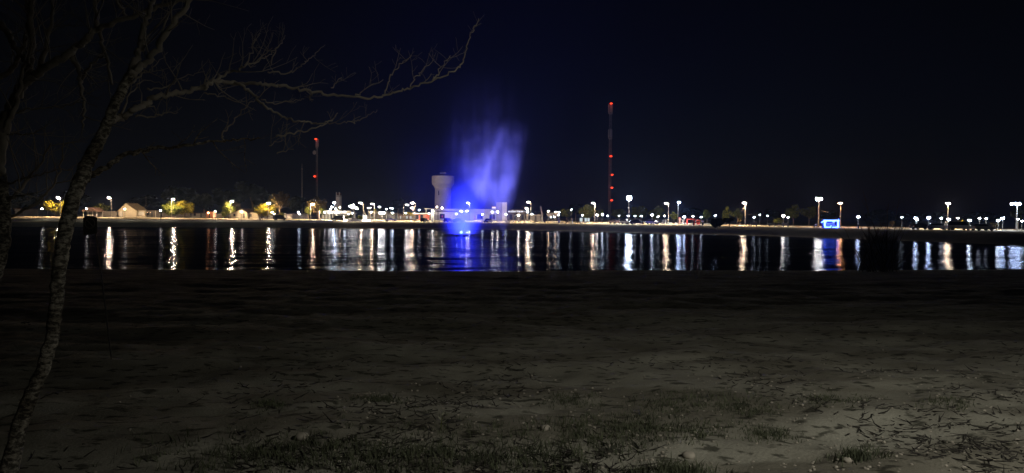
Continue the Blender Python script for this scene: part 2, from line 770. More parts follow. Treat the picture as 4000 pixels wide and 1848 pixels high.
def park_lamp(px, py, off, c, label, I=1.0, group='small hooded lamps along the far promenade', big=False, hood=True):
    g = place(px, off)
    t = thing('park_lamp', label, 'park lamp', g, 0, group)
    h = P(px, py, g.y)
    hz = h.z - g.z
    build('post', MB().tube([(0, 0, -.1), (0, 0, .5), (0, 0, hz - .1)], [.11, .07, .055], 7), M['pole'], t)
    hd = link_mesh('hood', HOOD_ME, t, (0, 0, hz + (.1 if hood else -.3)), 0, (1, 1, 1) if hood else (.5, .5, -.5))
    r = .34 if big else .28
    link_mesh('lens', lens_mesh(('big' if big else 'small') + ('' if px < 2200 else 'far') + c + str(I), CN[c], (260 if big else (140 if px < 2200 else 90)) * I, r, .22 if big else .11), hd, (0, 0, -.1 if hood else -.5))
    return t


def flood_mast(px, py, ppx, off, c, n, I, label, width=2.2):
    g = place(ppx, off)
    t = thing('floodlight_mast', label, 'floodlight', g, 0, 'floodlight masts')
    h = P(px, py, g.y)
    hx, hz = h.x - g.x, h.z - g.z
    build('pole', MB().tube([(0, 0, -.1), (0, 0, hz * .5), (0, 0, hz + .3)], [.18, .14, .09], 8), M['pole'], t)
    build('crossbar', MB().box((hx, 0, hz), (width, .1, .1)), M['pole'], t)
    for i in range(n):
        x = hx + width * ((i % (n // 2 if n == 4 else n)) / ((n // 2 if n == 4 else n) - 1) - .5)
        hd = build('floodlight', MB().box((0, .12, 0), (.62, .22, .52)), M['dark_metal'], t, (x, -.1, hz + .05 + (.62 * (i // 2) - .25 if n == 4 else 0)))
        link_mesh('lens', lens_mesh('flood' + c + str(I), CN[c], 900 * I, .31, .27), hd, (0, -.12, 0))
    return t


L = 'left'
for a in [
    (228, 773, 236, 40, 'W', 'tall street lamp above the yellow lit tree beside the leaning bare trunk', 1.6),
    (425, 773, 436, 40, 'W', 'tall warm street lamp just left of the white gabled house', 1.0),
    (677, 778, 671, 40, 'W', 'tall street lamp rising out of the pair of lit yellow green trees', 1.5),
    (905, 787, 900, 40, 'W', 'tall street lamp beside the lit slender tree and second gabled house', 1.5),
    (1049, 794, 1049, 42, 'W', 'street lamp hidden in the top of the round yellow green tree', 1.2),
    (1221, 798, 1213, 38, 'w', 'tall warm street lamp left of the white canopy building', 1.0),
    (1305, 792, 1308, 44, 'c', 'cool white street lamp just left of the white tower block', .8),
    (1408, 793, 1419, 36, 'w', 'tall street lamp with a long pole standing by the slanting cable', 1.0),
    (1454, 797, 1462, 60, 'w', 'tall warm street lamp above the small glowing yellow tree', .9),
    (1482, 808, 1484, 60, 'n', 'street lamp right of the small glowing yellow tree', .7),
    (1591, 800, 1577, 55, 'n', 'neutral white street lamp on a grey pole left of the water tower', .9),
    (1610, 793, 1621, 34, 'w', 'tall warm street lamp by the red shop beside the water tower', 1.0),
    (1609, 812, 1614, 52, 'w', 'lower warm street lamp directly beneath a taller one by the red shop', .7),
    (1829, 793, 1834, 50, 'n', 'street lamp seen through the blue fountain spray', .9),
    (2064, 790, 2073, 32, 'w', 'tall warm street lamp right of the glowing letters', 1.0),
    (2057, 815, 2062, 60, 'w', 'lower warm street lamp behind the tall one near the glowing letters', .7),
    (2317, 794, 2323, 32, 'w', 'tall warm street lamp right of the big green tree and left of the red mast', 1.0),
    (2602, 795, 2611, 32, 'w', 'tall warm street lamp right of the white parked car', 1.0),
    (2653, 791, 2648, 55, 'b', 'tall bluish street lamp above the orange totem', 1.0),
    (2907, 793, 2911, 34, 'w', 'tall warm street lamp with a loose hanging cable beside the benches', 1.0),
    (3282, 794, 3283, 34, 'o', 'tall orange street lamp behind the blue lit kiosk', .4),
    (3704, 795, 3702, 40, 'w', 'tall warm street lamp between the parked car and the van', 1.0),
]:
    tall_lamp(*a)

for a in [
    (165, 815, 13, 'n', 'small hooded lamp left of the yellow lit tree'),
    (339, 815, 13, 'n', 'small hooded lamp above the low shelter right of the bare trunk'),
    (488, 817, 13, 'n', 'small hooded lamp in front of the gable of the white house'),
    (628, 822, 13, 'n', 'small hooded lamp between the white annex and the lit tree pair'),
    (841, 825, 13, 'n', 'small hooded lamp just right of the orange lit pink hut'),
    (944, 828, 13, 'n', 'small hooded lamp in front of the second gabled house'),
    (1062, 829, 13, 'n', 'small hooded lamp in front of the round yellow green tree'),
    (1071, 836, 30, 'n', 'lower small lamp just right of the round yellow green tree', .5),
    (1165, 829, 24, 'c', 'small hooded lamp left of the pale panels and canopy building'),
    (1170, 837, 32, 'c', 'lower of two small lamps left of the canopy building'),
    (1268, 830, 30, 'n', 'small hooded lamp at the left end of the canopy building'),
    (1290, 817, 40, 'n', 'small lamp over the left part of the canopy building'),
    (1313, 817, 40, 'n', 'small lamp over the right part of the canopy building'),
    (1361, 836, 13, 'n', 'small hooded lamp in front of the shrubs left of the statue'),
    (1375, 833, 13, 'n', 'small hooded lamp close to the left of the statue'),
    (1439, 812, 50, 'n', 'left of two small paired lamps by the glowing yellow tree', .8),
    (1446, 812, 50, 'n', 'right of two small paired lamps by the glowing yellow tree', .8),
    (1509, 817, 55, 'c', 'faint small lamp high beside the bright white floodlight building', .4),
    (1533, 815, 55, 'c', 'small cool lamp above the white parked car', .9),
    (1526, 814, 60, 'c', 'fainter small lamp next to a cool one above the white parked car', .4),
    (1586, 833, 24, 'n', 'small hooded lamp in front of the lit palm', 1.0),
    (1637, 820, 30, 'c', 'small cool lamp above the roof of the red shop', 1.0),
    (1676, 834, 26, 'n', 'small hooded lamp left of the white pillar'),
    (1783, 836, 24, 'c', 'small hooded lamp in front of the long white building left of the spray'),
    (1884, 838, 24, 'c', 'small hooded lamp right of the blue spray in front of the building'),
    (1976, 838, 24, 'c', 'small hooded lamp at the foot of the pale tower slab'),
    (2078, 837, 24, 'c', 'small hooded lamp right of the tall lamp by the glowing letters', .9),
    (2181, 840, 24, 'c', 'small hooded lamp right of the dim board with two lights under it'),
    (2184, 829, 40, 'c', 'small lamp high at the right edge of the dim board', .7),
    (2152, 848, 45, 'c', 'left of two small lights below the dim board', .5),
    (2165, 848, 45, 'c', 'right of two small lights below the dim board', .5),
    (2231, 819, 44, 'c', 'small cool lamp on a thin pole left of the big green tree', .8),
    (2276, 841, 26, 'c', 'small hooded lamp above the glowing white boxes', .5),
    (2374, 843, 26, 'c', 'small hooded lamp right of the red mast foot', .6),
    (2418, 843, 26, 'c', 'faint small lamp between two parked cars left of the bright floodlight', .3),
    (2454, 844, 26, 'c', 'small hooded lamp at the foot of the brightest floodlight mast', .8),
    (2480, 844, 26, 'c', 'small hooded lamp right of the brightest floodlight mast', .6),
    (2505, 844, 26, 'c', 'small hooded lamp above the dark parked hatchback', .9),
    (2570, 847, 26, 'c', 'small hooded lamp just right of the white parked car', .5),
    (2596, 844, 26, 'c', 'small hooded lamp left of the tall lamp behind the white car', .5),
    (2707, 845, 26, 'c', 'small hooded lamp above the red gateway', .7),
    (2739, 848, 26, 'c', 'small hooded lamp right of the red gateway', 1.0),
    (2794, 842, 28, 'b', 'small bluish lamp above the dark round bush', 1.2),
    (2946, 849, 26, 'c', 'small lamp above the first bench right of the cable pole', .6),
    (2968, 839, 60, 'c', 'distant faint lamp high between the first two benches', .4),
    (2998, 843, 60, 'c', 'distant faint lamp above the second bench', .3),
    (3078, 849, 26, 'c', 'small faint lamp just right of the bright lamp over the third bench', .5),
    (3523, 849, 24, 'c', 'faint twin lamp left of the row of parked cars on the right', .25),
    (3583, 860, 30, 'c', 'lower lamp beneath a brighter one over the dark saloon on the right', .7),
    (3677, 853, 26, 'c', 'small lamp left of the warm lamp and van on the right', .8),
    (3742, 853, 40, 'c', 'faint lamp above the van roof on the right', .3),
    (3826, 853, 36, 'c', 'left of two small lamps above the silver saloon on the right', .6),
    (3852, 854, 36, 'c', 'right of two small lamps above the silver saloon on the right', .4),
    (3976, 856, 30, 'c', 'small lamp beneath the floodlight at the right edge', .7),
    (3992, 864, 24, 'c', 'small lamp lowest at the right edge of the view', .8),
]:
    park_lamp(*a)

for a in [
    (1297, 808, 55, 'n', 'bright globe lamp left of the white tower block foot', .8),
    (1328, 810, 55, 'w', 'bright warm globe lamp right of the white tower block foot', .8),
    (1346, 828, 34, 'c', 'bright globe lamp at the right end of the canopy building', 1.0),
    (1450, 829, 46, 'w', 'large warm globe lamp below the small glowing yellow tree', 1.8),
    (1533, 832, 32, 'c', 'bright cool globe lamp above the white parked car', 1.1),
    (1690, 824, 30, 'n', 'bright globe lamp on top of the white pillar', 1.4),
    (1706, 808, 80, 'w', 'warm globe lamp at the left foot of the water tower', 3.0),
    (1727, 811, 80, 'n', 'white globe lamp in front of the water tower foot', 5.0),
    (1802, 825, 36, 'n', 'left of two bright globe lamps seen through the blue spray', 1.5),
    (1824, 825, 36, 'n', 'right of two bright globe lamps seen through the blue spray', 1.5),
    (1923, 828, 42, 'n', 'left of two bright lamps on the wall of the pale tower slab', 1.3),
    (1943, 828, 42, 'n', 'right of two bright lamps on the wall of the pale tower slab', 1.3),
    (2026, 840, 28, 'n', 'bright globe lamp on the lit white pillar under the glowing letters', 1.4),
    (2060, 827, 48, 'c', 'cool lamp just under the lower warm lamp near the letters', .8),
    (2142, 825, 48, 'w', 'warm lamp at the left top corner of the dim board', .9),
    (2171, 828, 48, 'w', 'warm lamp at the right top corner of the dim board', .9),
    (2333, 840, 34, 'n', 'left of two bright lamps between the green tree and the red mast', 1.0),
    (2353, 838, 34, 'c', 'right of two bright lamps between the green tree and the red mast', 1.1),
    (2547, 839, 30, 'c', 'bright cool lamp above the white parked car', 1.3),
    (2673, 847, 28, 'b', 'bright bluish lamp above the beige panel and red gateway', 1.0),
    (3060, 843, 28, 'n', 'bright lamp above the third bench', 1.2),
    (3352, 847, 26, 'b', 'bright bluish lamp above the dark motorcycle beside the bare thicket', 1.2),
    (3577, 852, 28, 'b', 'bright bluish lamp over the dark saloon on the right', 1.0),
    (3628, 850, 28, 'b', 'bright bluish lamp between the dark saloon and the hatchback on the right', 1.4),
    (3706, 857, 30, 'c', 'bright cool lamp at the foot of the warm lamp by the van', 1.1),
    (3787, 860, 28, 'c', 'bright cool lamp right of the van', 1.1),
    (3900, 860, 30, 'c', 'lower of two bright lamps right of the silver saloon', 1.2),
    (3917, 852, 34, 'b', 'upper of two bright lamps right of the silver saloon', 1.2),
]:
    park_lamp(a[0], a[1], a[2], a[3], a[4], a[5], 'bright globe lamps along the far shore', True, 'water tower' not in a[4])

flood_mast(2458, 775, 2456, 34, 'c', 4, 1.3, 'brightest white floodlight mast above the parked cars right of the red mast', .75)
flood_mast(3198, 778, 3197, 32, 'n', 2, .9, 'twin headed floodlight mast left of the blue lit kiosk', 1.0)
flood_mast(3966, 797, 3972, 40, 'b', 3, .35, 'bluish floodlight mast at the right edge of the view', 1.7)
flood_mast(1492, 833, 1492, 50, 'n', 3, .5, 'low very bright floodlight stand by the grey building left of the palm', 1.6)

# multi-globe lamp standard beside the statue
g = place(1381, 34)
t = thing('lamp_standard', 'five globe lamp standard rising behind the statue', 'lamp', g)
hz = P(1381, 815, g.y).z - g.z
build('pole', MB().tube([(0, 0, -.1), (0, 0, hz)], [.14, .09], 8), M['pole'], t)
for px, py in ((1367, 806), (1380, 802), (1375, 810), (1387, 810), (1394, 814)):
    q = P(px, py, g.y) - g
    build('arm', MB().tube([(0, 0, hz - .3), (q.x * .6, 0, hz - .1), (q.x, 0, q.z)], .05, 6), M['pole'], t)
    link_mesh('globe', lens_mesh('globe', NEUT, 70, .34, .34), t, (q.x, -.05, q.z))

# lamp pole behind the photographer that lights the sand and the bare trees
q = Vector((5.9, -0.4, 0))
q.z = beach_z(q.x, q.y, False)
t = thing('street_lamp', 'tall street lamp on the beach behind the photographer, lighting the sand', 'street lamp', q)
build('pole', MB().tube([(0, 0, -.2), (0, 0, 3), (0, 0, 4.6)], [.09, .07, .05], 10), M['pole'], t)
build('arm', MB().tube([(0, 0, 4.5), (-.3, .3, 4.8), (-.7, .8, 4.8)], .035, 8), M['pole'], t)
hd = build('lamp_head', MB().lathe([(.22, 0), (.22, .06), (.12, .14), (.03, .16)], 14), M['dark_metal'], t, (-.8, .9, 4.72))
lm = link_mesh('lens', lens_mesh('near', (1, .93, .78), 6, .16, .05), hd, (0, 0, -.02))
ld = bpy.data.lights.new('lamp_bulb', 'SPOT')
ld.energy = 1150
ld.color = (1, .965, .84)
ld.spot_size = R(121)
ld.spot_blend = 1.0
ld.shadow_soft_size = .10
lo = bpy.data.objects.new('lamp_bulb', ld)
COL.objects.link(lo)
lo.parent = hd
lo.location = (0, 0, -.12)
lo.rotation_euler = (Vector((4.3, 4.5, 2.7)) - Vector((5.1, .5, 7.3))).to_track_quat('-Z', 'Y').to_euler()

# ------------------------------------------------------------------ masts
RED_ME = lens_mesh('beacon', (1, .05, .015), 3.4, .9, .5)


def lattice_mast(px, pytop, off, width_px, beacons, label, base_py=None, plates=(), dish=None, sw=1.0):
    Y = lerp_table(px, DW) + off
    top = P(px, pytop, Y)
    g = Vector((top.x, Y, G(top.x, Y)))
    h = top.z - g.z
    w = width_px * Y / F / 2
    t = thing('radio_mast', label, 'radio mast', g)
    mb = MB()
    n = int(h / (w * 2.2))
    cs = [(-w, -w * .6), (w, -w * .6), (0, w)]
    for x, y in cs:
        mb.tube([(x, y, -.2), (x, y, h * .97)], .11 * sw, 5)
    for i in range(n):
        z0, z1 = h * .97 * i / n, h * .97 * (i + 1) / n
        for a in range(3):
            b = (a + 1) % 3
            if i % 2:
                a, b = b, a
            mb.tube([(*cs[a], z0), (*cs[b], z1)], .065 * sw, 4, False)
            mb.tube([(*cs[a], z0), (*cs[b], z0)], .06 * sw, 4, False)
    m = bpy.data.materials.get('mast paint') or mat('mast paint', (.62, .60, .58), .6, .2, .05)
    build('lattice', mb, m, t)
    for py, hw in plates:
        z = P(px, py, Y).z - g.z
        ww = hw * Y / F
        pb = MB().lathe([(ww * .5, -ww * .35), (ww, 0), (ww, .35), (ww * .6, .4)], 10, (0, 0, z))
        build('platform', pb, m, t)
        for k in range(3):
            a = k * 2.1 + .5
            build('antenna', MB().box((ww * .8 * math.cos(a), ww * .8 * math.sin(a), z + 3.2), (.7, .5, 5.0)), M['white_paint'], t)
    if dish:
        z = P(px, dish, Y).z - g.z
        d = MB().lathe([(.1, -.3), (1.2, 0), (1.35, .5), (1.2, .5)], 14)
        o = build('dish', d, M['white_paint'], t, (-w - .6, -w - .5, z))
        o.rotation_euler = (R(90), 0, R(-20))
    for bx, py in beacons:
        q = P(bx, py, Y) - g
        link_mesh('beacon', RED_ME, t, (q.x, -w * .6 - 2.2, q.z))
    return t


lattice_mast(2385, 410, 240, 9, [(2385, 407), (2384, 612), (2389, 684), (2388, 734), (2387, 783)],
             'very tall lattice radio mast with five red beacons', plates=((444, 9), (542, 8)), sw=.7)
lattice_mast(1238, 545, 230, 6, [(1238, 545), (1234, 690)], 'shorter radio mast with two red beacons and a round dish',
             plates=((578, 5),), dish=597, sw=.6)
g = place(1180, 160)
Y = g.y
t = thing('aerial_mast', 'thin unlit aerial mast left of the mast with the dish', 'aerial', g)
h = P(1180, 640, Y).z - g.z
build('pole', MB().tube([(0, 0, 0), (0, 0, h * .6), (0, 0, h)], [.22, .16, .07], 6), M['white_paint'], t)
build('junction', MB().lathe([(.1, 0), (.35, .15), (.35, .4), (.1, .5)], 8, (0, 0, P(1180, 662, Y).z - g.z)), M['white_paint'], t)
g = place(571, 82)
t = thing('aerial_mast', 'slender aerial mast behind the annex of the white gabled house', 'aerial', g)
h = P(571, 764, g.y).z - g.z
build('pole', MB().tube([(0, 0, 0), (0, 0, h)], [.07, .035], 6), M['pole'], t)
for a in (-.9, .8):
    build('guy_wire', MB().tube([(0, 0, h * .75), (a, .3, 3.2)], .02, 4), M['pole'], t)

# ------------------------------------------------------------------ water tower
Y = lerp_table(1730, DW) + 112
c = P(1730, 845, Y)
g = Vector((c.x, Y, G(c.x, Y)))
k = Y / F
t = thing('water_tower', 'broad concrete water tower with a drum shaped tank left of the fountain', 'water tower', g)


def tz(py):
    return P(1730, py, Y).z - g.z


build('shaft', MB().lathe([(33.5 * k, -.3), (32 * k, tz(790)), (31 * k, tz(745)), (32 * k, tz(737))], 40), M['concrete'], t, smooth_shade=True)
build('tank', MB().lathe([(32 * k, tz(737)), (35 * k, tz(730)), (43 * k, tz(719)), (43.6 * k, tz(716)), (43.6 * k, tz(690)), (42.6 * k, tz(689)),
                          (42 * k, tz(688))], 48), M['concrete'], t)
build('roof', MB().lathe([(41.6 * k, tz(688.2)), (20 * k, tz(683)), (2 * k, tz(681))], 40), M['roof'], t)
build('roof_hatch', MB().box((0, 0, tz(676.5)), (23 * k, 18 * k, 5 * k)), M['grey_wall'], t)
build('hatch_legs', MB().box((-8 * k, 0, tz(680.5)), (1.5 * k, 1.5 * k, 4 * k)).box((8 * k, 0, tz(680.5)), (1.5 * k, 1.5 * k, 4 * k)), M['grey_wall'], t)
wy = -31.2 * k
build('window', MB().box((-13.5 * k, wy * .91, tz(755)), (2.8 * k, 1.2, 17 * k)), M['glass'], t)

# ------------------------------------------------------------------ buildings
def bld(name, label, cat, px0, px1, pyt, pyb, off, depth, m, rz=0.0):
    pc = (px0 + px1) / 2
    g = place(pc, off)
    k = g.y / F
    w = (px1 - px0) * k
    zt = P(pc, pyt, g.y).z - g.z
    t = thing(name, label, cat, g, rz)
    t['_k'] = k
    build('wall', MB().box((0, depth / 2, zt / 2 - .2), (w, depth, zt + .4)), m, t)
    return t, w, zt, k


def opening(t, pc, k, px0, px1, z0, z1, m, name='window', proud=.03):
    x0, x1 = (px0 - pc) * k, (px1 - pc) * k
    return build(name, MB().box(((x0 + x1) / 2, -proud / 2 + .02, (z0 + z1) / 2), (x1 - x0, proud + .1, z1 - z0)), m, t)


def flat_roof(t, w, depth, zt, m, over=.35, th=.3, name='roof'):
    return build(name, MB().box((0, depth / 2 - .002, zt + th / 2 + .001), (w + over * 2, depth + over * 2, th)), m, t)


def gable(label, px0, px1, apex_px, py_apex, py_e0, py_e1, off, depth, m, rm, over=.5):
    pc = (px0 + px1) / 2
    g = place(pc, off)
    k = g.y / F
    t = thing('gabled_house', label, 'house', g)
    x0, x1, xa = (px0 - pc) * k, (px1 - pc) * k, (apex_px - pc) * k
    z0, z1, za = (P(pc, p, g.y).z - g.z for p in (py_e0, py_e1, py_apex))
    build('wall', MB().prism([(x0, -.3), (x1, -.3), (x1, z1), (xa, za), (x0, z0)], 0, depth), m, t)
    th = .18

    def slab(xa_, za_, xb, zb):
        dx, dz = xb - xa_, zb - za_
        ln = math.hypot(dx, dz)
        ex, ez = xb + dx / ln * over, zb + dz / ln * over
        return [(xa_, za_ + .003), (ex, ez + .003), (ex, ez + th), (xa_, za_ + th)]
    mb = MB().prism(slab(xa, za, x0, z0), -over, depth + over)
    mb.prism([(x, z) for x, z in reversed(slab(xa, za, x1, z1))], -over, depth + over)
    build('roof', mb, rm, t)
    return t, pc, k


# left end
t, w, zt, k = bld('long_shed', 'pale grey long shed behind the bare trunk at the far left', 'shed', 58, 148, 817, 842, 70, 8, M['grey_wall'])
flat_roof(t, w, 8, zt, M['roof'])
opening(t, 103, k, 70, 90, .1, zt * .8, M['dim_wall'], 'door')
t, w, zt, k = bld('low_house', 'low brownish house below the yellow lit tree', 'house', 186, 262, 829, 846, 72, 7, M['dim_wall'])
flat_roof(t, w, 7, zt, M['roof'])
opening(t, 224, k, 205, 214, .9, 2.0, M['glass'])
opening(t, 224, k, 240, 247, .1, 2.0, M['dark_metal'], 'door')
# open shelter
g = place(352, 66)
k = g.y / F
t = thing('shelter', 'low open shelter with a dark pitched roof right of the bare trunk', 'shelter', g)
for x in (-26, -8, 10, 26):
    build('post', MB().box((x * k, 0, 1.1), (.22, .22, 2.4)), M['white_paint'], t)
build('roof', MB().prism([(-34 * k, 2.2), (34 * k, 2.2), (8 * k, 3.9), (-4 * k, 3.9)], -.8, 5), M['roof'], t)
build('back_wall', MB().box((0, 4.2, 1.1), (52 * k, .2, 2.2)), M['grey_wall'], t)
t, w, zt, k = bld('garden_wall', 'dim rendered wall between the shelter and the warm street lamp', 'wall', 384, 456, 826, 847, 74, .4, M['dim_wall'])
build('coping', MB().box((0, .2, zt + .06), (w + .1, .6, .12)), M['grey_wall'], t)

# white gabled house
t, pc, k = gable('white gabled house with a tan roof slope beside the warm street lamp', 463, 534, 493, 795, 824, 823, 78, 9, M['cream'], M['roof_light'])
opening(t, pc, k, 468, 480, .15, 2.3, M['white_paint'], 'door')
build('door_frame', MB().box((9.5 * k - 21 * k, -.10, 2.36), (1.5, .08, .09)).box((-18.6 * k, -.10, 1.2), (.09, .08, 2.4)), M['dark_metal'], t)
t, w, zt, k = bld('annex', 'cream flat roofed annex with a pale shutter right of the white gabled house', 'annex', 534.6, 566, 822, 847, 78, 6, M['cream'])
flat_roof(t, w, 6, zt, M['roof'], .15, .2)
opening(t, 550, k, 540, 562, .9, zt - .5, M['white_paint'], 'shutter')
build('sill', MB().box((-3 * k, -.10, .85), (13 * k, .15, .1)), M['dark_metal'], t)
t, w, zt, k = bld('long_house', 'long brownish flat roofed house with small wall lights right of the annex', 'house', 566.6, 626, 823, 848, 78.5, 6, M['dim_wall'])
flat_roof(t, w, 6, zt, M['roof'], .1, .2)
opening(t, 596, k, 574, 582, 1.0, 2.1, M['glass'])
opening(t, 596, k, 590, 597, .1, 2.1, M['dark_metal'], 'door')
for x in (577, 588):
    link_mesh('wall_light', lens_mesh('wallw', WARM, 3, .16, .12), t, ((x - 596) * k, -.2, zt - .8))
build('drainpipe', MB().box(((608 - 596) * k, -.12, zt / 2), (.22, .12, zt)), M['white_paint'], t)

# low walls and the pink hut
t, w, zt, k = bld('garden_wall', 'dim garden wall behind the trunks of the lit tree pair', 'wall', 634, 742, 834, 849, 76, .4, M['dim_wall'])
build('coping', MB().box((0, .2, zt + .06), (w + .1, .6, .12)), M['grey_wall'], t)
t, w, zt, k = bld('low_house', 'low grey house left of the orange lit pink hut', 'house', 748, 803, 834, 850, 80, 6, M['grey_wall'])
flat_roof(t, w, 6, zt, M['roof'])
opening(t, 775, k, 757, 765, .9, 1.9, M['glass'])
opening(t, 775, k, 782, 788, .1, 2.0, M['dark_metal'], 'door')
t, w, zt, k = bld('hut', 'small pink hut glowing under an orange wall lamp', 'hut', 806, 832, 827, 850, 60, 3, M['pink'])
flat_roof(t, w, 3, zt, M['roof'], .2, .15)
opening(t, 819, k, 815, 821, .1, 2.0, M['dark_metal'], 'door')
o = tag(link_mesh('wall_lamp', lens_mesh('orange', ORAN, 40, .34, .28), None, place(815, 59) + Vector((0, -.2, 2.25))),
        'orange glowing lamp on the front of the pink hut', 'wall lamp')
t, w, zt, k = bld('garden_wall', 'brown garden wall right of the pink hut', 'wall', 834, 872, 837, 851, 76, .4, M['dim_wall'])
build('coping', MB().box((0, .2, zt + .06), (w + .1, .6, .12)), M['grey_wall'], t)
t, pc, k = gable('second cream gabled house behind the slender lit tree', 904, 967, 946, 816, 834, 831, 74, 9, M['cream'], M['roof'])
opening(t, pc, k, 912, 920, .9, 2.0, M['glass'])
opening(t, pc, k, 950, 956, .1, 2.1, M['dark_metal'], 'door')
t, w, zt, k = bld('annex', 'cream annex with a brown shutter right of the second gabled house', 'annex', 968, 1008, 831, 852, 75, 6, M['cream'])
flat_roof(t, w, 6, zt, M['roof'], .1, .2)
opening(t, 988, k, 975, 984, .8, 2.1, M['dim_wall'], 'shutter')
t, w, zt, k = bld('low_house', 'low grey house behind the round yellow green tree', 'house', 1018, 1078, 836, 853, 78, 6, M['grey_wall'])
flat_roof(t, w, 6, zt, M['roof'])
opening(t, 1048, k, 1026, 1034, .8, 1.9, M['glass'])
t, w, zt, k = bld('garden_wall', 'pale wall with three pillars left of the canopy building', 'wall', 1112, 1205, 836, 855, 72, .4, M['white_paint'])
for x in (-44, -12, 30):
    build('pillar', MB().box((x * k, 0, zt / 2), (.6, 1.0, zt + .6)), M['white_paint'], t)
opening(t, 1158, k, 1202, 1204.5, .8, 2.4, M['white_paint'], 'panel')

# canopy building and white tower block
g = place(1295, 62)
k = g.y / F
zc = P(1295, 823, g.y).z - g.z
zf = P(1295, 835, g.y).z - g.z
t = thing('canopy_building', 'white flat canopy building brightly lit from below with slim columns', 'building', g)
build('canopy', MB().box((5 * k, 4, (zc + zf) / 2), (110 * k, 8, zc - zf)), M['white_paint'], t)
build('back_wall', MB().box((0, 8.1, zf / 2 - .1), (120 * k, .3, zf + .2)), M['white_paint'], t)
for x in (-48, -34, -22, -10, 2, 20, 50):
    build('column', MB().tube([(x * k, .4, -.1), (x * k, .4, zf)], .14, 8), M['white_paint'], t)
for x in (-18, -6):
    build('window', MB().box((x * k, 7.9, zf * .5), (7 * k, .12, zf * .7)), M['glass'], t)
for x in (1288, 1316):
    link_mesh('wall_light', lens_mesh('wallb', NEUT, 90, .42, .36), t, ((x - 1295) * k, -.45, (zc + zf) / 2))
t, w, zt, k = bld('tower_block', 'narrow white tower block with a dark cap behind the canopy building', 'tower', 1312, 1326.5, 764, 850, 120, 4, M['white_paint'])
build('cap', MB().box((0, 2, zt + .7), (w - .2, 3.8, 1.2)), M['roof'], t)
build('band', MB().box((0, 2, zt - .5), (w + .16, 4.16, .3)), M['grey_wall'], t)
for x in (-w / 2 + .2, w / 2 - .2):
    build('horn', MB().box((x, .2, zt + .9), (.3, .3, 1.6)), M['white_paint'], t)

# planter ring with statue
g = place(1397, 26)
k = g.y / F
t = thing('planter_ring', 'low white kerb ring of the roundabout with glowing ends around the shrubs', 'planter', g)
build('kerb', MB().box((0, 0, .3), (104 * k, .8, .9)).box((0, 5, .3), (100 * k, .5, .9)).box((-51 * k, 2.5, .3), (.5, 4.2, .88)).box((51 * k, 2.5, .3), (.5, 4.2, .88)),
      M['white_paint'], t)
for x in (-49, -44, 24, 30, 38, 48):
    link_mesh('kerb_light', lens_mesh('kerbl', NEUT, 30, .30, .22), t, (x * k, -.9, .45))
g = place(1384, 29)
t = thing('statue', 'pale weathered statue on a plinth in the middle of the planter', 'statue', g)
build('plinth', MB().box((0, 0, .5), (1.3, 1.3, 1.2), 0, .85), M['grey_wall'], t)
build('figure', MB().tube([(0, 0, 1.1), (-.05, 0, 1.8), (.05, 0, 2.5), (0, 0, 3.0), (0, 0, 3.2), (.02, 0, 3.45), (0, 0, 3.6)], [.42, .36, .30, .42, .14, .20, .05], 10)
      .tube([(.3, 0, 2.9), (.7, -.1, 3.0), (1.0, -.1, 2.8)], [.13, .1, .07], 7).tube([(-.3, 0, 2.9), (-.55, -.1, 2.4), (-.4, -.2, 2.0)], [.13, .1, .07], 7), M['white_paint'], t)
for px, py, r, lab in ((1356, 850, 11, 'left of the statue'), (1370, 846, 12, 'close left of the statue plinth'), (1405, 849, 13, 'right of the statue'), (1414, 851, 9, 'beside the white box')):
    tree(px, py, 30, r, r * .9, 'leaf', 'rounded green shrub in the planter ' + lab, 'shrub', 'shrub', 'shrubs in the planter ring')
t, w, zt, k = bld('light_box', 'glowing white box sign right of the planter shrubs', 'light box', 1417, 1432, 841, 857, 27, .8, emit('box sign glow', NEUT, 1.6))
build('frame', MB().box((0, .4, zt + .08), (w + .2, 1.0, .16)), M['dark_metal'], t)
g = place(1420, 37)
tag(build('guy_cable', MB().tube([Vector((0, 0, P(1420, 822, g.y).z - g.z)), Vector((26 * g.y / F, -1, 0))], .10, 5), M['pole'], None, g),
    'pale slanting guy cable running down to the right from the street lamp', 'cable')

# buildings behind
t, w, zt, k = bld('apartment_house', 'brownish lit house behind the glowing yellow tree', 'house', 1440, 1512, 826, 858, 95, 9, M['cream'])
flat_roof(t, w, 9, zt, M['roof'])
for x in (1448, 1462, 1490):
    opening(t, 1476, k, x, x + 7, 1.2, 2.6, M['glass'])
t, w, zt, k = bld('warehouse', 'dim grey warehouse behind the white parked car', 'warehouse', 1514, 1556, 834, 858, 80, 9, M['grey_wall'])
flat_roof(t, w, 9, zt, M['roof'])
opening(t, 1535, k, 1542, 1552, .1, 2.6, M['dark_metal'], 'door')
t, w, zt, k = bld('kiosk', 'dark kiosk with three bright white panels beside the palm', 'kiosk', 1557, 1613, 842, 858, 52, 4, M['dim_wall'])
flat_roof(t, w, 4, zt, M['roof'])
pm = emit('lit kiosk panel', COOL, .55)
for x0, x1 in ((1563, 1567), (1586, 1593), (1598, 1608)):
    opening(t, 1585, k, x0, x1, .7, zt - .2, pm, 'panel')
t, w, zt, k = bld('shop', 'dark red shop with a pale roof edge left of the white pillar', 'shop', 1617, 1680, 836, 860, 60, 8, M['brick'])
build('roof', MB().box((0, 4, zt + .18), (w + 1, 9, .35)), M['white_paint'], t)
for x0, x1 in ((1622, 1634), (1642, 1652)):
    opening(t, 1648, k, x0, x1, .2, 2.1, M['glass'])
for x0, x1 in ((1637, 1640), (1664, 1667), (1671, 1675)):
    opening(t, 1648, k, x0, x1, .1, 2.2, M['red'], 'door_post')
t, w, zt, k = bld('pillar', 'white lit pillar with dark lettering panel left of the long building', 'pillar', 1683, 1694, 831, 861, 32, 1.2, M['white_paint'])
